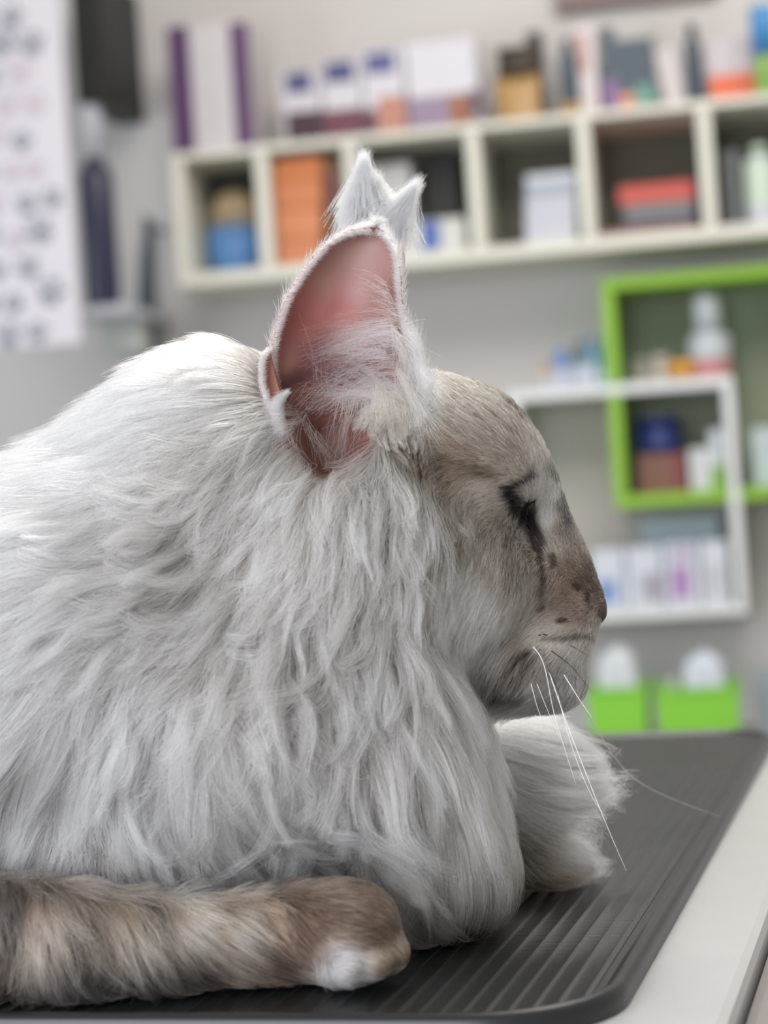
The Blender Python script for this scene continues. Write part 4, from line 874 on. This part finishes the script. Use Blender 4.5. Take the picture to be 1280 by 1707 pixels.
# far ear: fur and long tip tufts
p_, up_, nn_, ac_ = sheet_points(G2, 8000, r)
front = -nn_
base = strands(p_ + front * .001, up_ + front * .3 + r.normal(0, .15, p_.shape), .009 * r.uniform(.6, 1.2, len(p_)), 6, np.zeros_like(p_), 9)
def tuft(x0, y0, x1, y1, wd, n, d):
    rt = px(x0 + r.normal(0, wd, n), y0 + r.normal(0, wd * .5, n), np.full(n, d)) + np.stack([np.zeros(n), np.zeros(n), r.normal(0, .002, n)], -1)
    e = px(x1 + r.normal(0, wd * .30, n), y1 + r.normal(0, 6, n), np.full(n, d)) + np.stack([np.zeros(n), np.zeros(n), r.normal(0, .001, n)], -1)
    v = e - rt; Ln = np.linalg.norm(v, axis=-1)
    return strands(rt, v, Ln * r.uniform(.5, 1.05, n), 6, np.zeros_like(rt), int(r.integers(1e6)), .02)
T = np.concatenate([tuft(606, 350, 606, 256, 20, 2200, .750), tuft(630, 362, 626, 290, 20, 1300, .750), tuft(644, 380, 698, 300, 20, 1700, .748), tuft(655, 405, 672, 330, 18, 900, .748), tuft(590, 380, 594, 285, 14, 1100, .749)])
base = np.concatenate([base, T]); n = len(base)
hair_object('ear_tuft_fur', base, col((.93, .91, .92), n, .03), col((.96, .95, .95), n, .03), .00009, far_ear)

# ------------------------------------------------------------------ eye, nose, whiskers
eye_m = mat('eye_dark', rgb('0B0A0A'), .12, spec=.6)
bm = bmesh.new(); bmesh.ops.create_uvsphere(bm, u_segments=24, v_segments=16, radius=.0058)
bmesh.ops.translate(bm, vec=Vector(C2W(px(868, 844, .7058))), verts=bm.verts); link_bm('eye', bm, eye_m, cat, True)
nose_m = mat('nose_leather', rgb('4A3A35'), .5, noise=.15, scale=700, bump=.3)
def blob(name, prims, material, lo, hi, h, parent):
    global PR, CARVE
    p0, c0 = PR, CARVE; PR, CARVE = prims, []
    V, F = surface_nets(lo, hi, h); V = V - grad(V) * sdf(V)[:, None]
    PR, CARVE = p0, c0
    return link_mesh(name, C2W(V), F, material, parent, True)
c0 = px(985, 1015, .72)
p0_, c0_ = PR, CARVE
CARVE_N = [ell(0, 1000, 1036, .7125, 9, 7, .004, -25, .002), ell(0, 1000, 1036, .7275, 9, 7, .004, -25, .002)]
def nose_mesh():
    global PR, CARVE
    a, b_ = PR, CARVE
    PR = [ell(0, 984, 1008, .72, 27, 26, .0068, 30, .003), ell(0, 990, 1026, .7155, 19, 17, .0042, 0, .004), ell(0, 990, 1026, .7245, 19, 17, .0042, 0, .004), ell(0, 980, 1046, .72, 10, 14, .0022, 0, .004)]; CARVE = CARVE_N
    V, F = surface_nets(tuple(c0 - .014), tuple(c0 + .014), .0006); V = V - grad(V) * sdf(V)[:, None]
    PR, CARVE = a, b_
    return V, F
V, F = nose_mesh(); link_mesh('nose', C2W(V), F, nose_m, cat, True)
wk_w = mat('whisker_white', rgb('F2EFEB'), .35); wk_b = mat('whisker_dark', rgb('2A2523'), .4)
def whisker(pts, d0, d1, r0, material):
    q = np.array(pts, float); n = 28; t_ = np.linspace(0, 1, len(q)); x = np.linspace(0, 1, n)
    def cat_rom(v):
        out = []
        for s in x * (len(v) - 1):
            k = min(int(s), len(v) - 2); f = s - k; p = [v[max(k - 1, 0)], v[k], v[k + 1], v[min(k + 2, len(v) - 1)]]
            out.append(.5 * ((2 * p[1]) + (-p[0] + p[2]) * f + (2 * p[0] - 5 * p[1] + 4 * p[2] - p[3]) * f * f + (-p[0] + 3 * p[1] - 3 * p[2] + p[3]) * f ** 3))
        return np.array(out)
    X, Y = cat_rom(q[:, 0]), cat_rom(q[:, 1]); P = C2W(px(X, Y, d0 + (d1 - d0) * x)); vs, fs = [], []
    for k in range(n):
        tg = P[min(k + 1, n - 1)] - P[max(k - 1, 0)]; tg /= np.linalg.norm(tg); a = np.cross(tg, [0, 1, 0.1]); a /= np.linalg.norm(a); b_ = np.cross(tg, a); rr_ = r0 * (1 - .85 * x[k])
        for m in range(5): vs.append(P[k] + rr_ * (a * math.cos(m * 1.2566) + b_ * math.sin(m * 1.2566)))
    for k in range(n - 1):
        for m in range(5): fs.append((k * 5 + m, k * 5 + (m + 1) % 5, (k + 1) * 5 + (m + 1) % 5, (k + 1) * 5 + m))
    return link_mesh('whisker', vs, fs, material, cat, True)
for pts, d0, d1, r0, m_ in [
    ([(897, 1059), (946, 1054), (989, 1057)], .698, .706, .00022, wk_b), ([(905, 1057), (938, 1069), (983, 1095)], .698, .700, .00022, wk_b),
    ([(919, 1085), (954, 1113), (985, 1152)], .697, .695, .00024, wk_b), ([(889, 1078), (907, 1110), (925, 1195), (960, 1308)], .697, .680, .00024, wk_w),
    ([(889, 1078), (905, 1105), (914, 1130)], .697, .694, .00026, wk_b), ([(914, 1116), (948, 1215), (1003, 1356), (1044, 1452)], .697, .675, .00024, wk_w),
    ([(914, 1116), (930, 1150), (942, 1180)], .6965, .693, .00025, wk_b), ([(885, 1140), (896, 1180), (910, 1215)], .698, .692, .00018, wk_w),
    ([(940, 1125), (965, 1165), (987, 1197)], .698, .692, .00022, wk_w), ([(930, 1160), (955, 1250), (985, 1325), (1012, 1365)], .698, .684, .00018, wk_w),
    ([(895, 1140), (915, 1190), (935, 1235)], .698, .694, .00015, wk_w), ([(960, 1150), (985, 1200), (1060, 1300), (1200, 1362)], .735, .80, .0002, wk_w)]:
    whisker(pts, d0, d1, r0, m_)
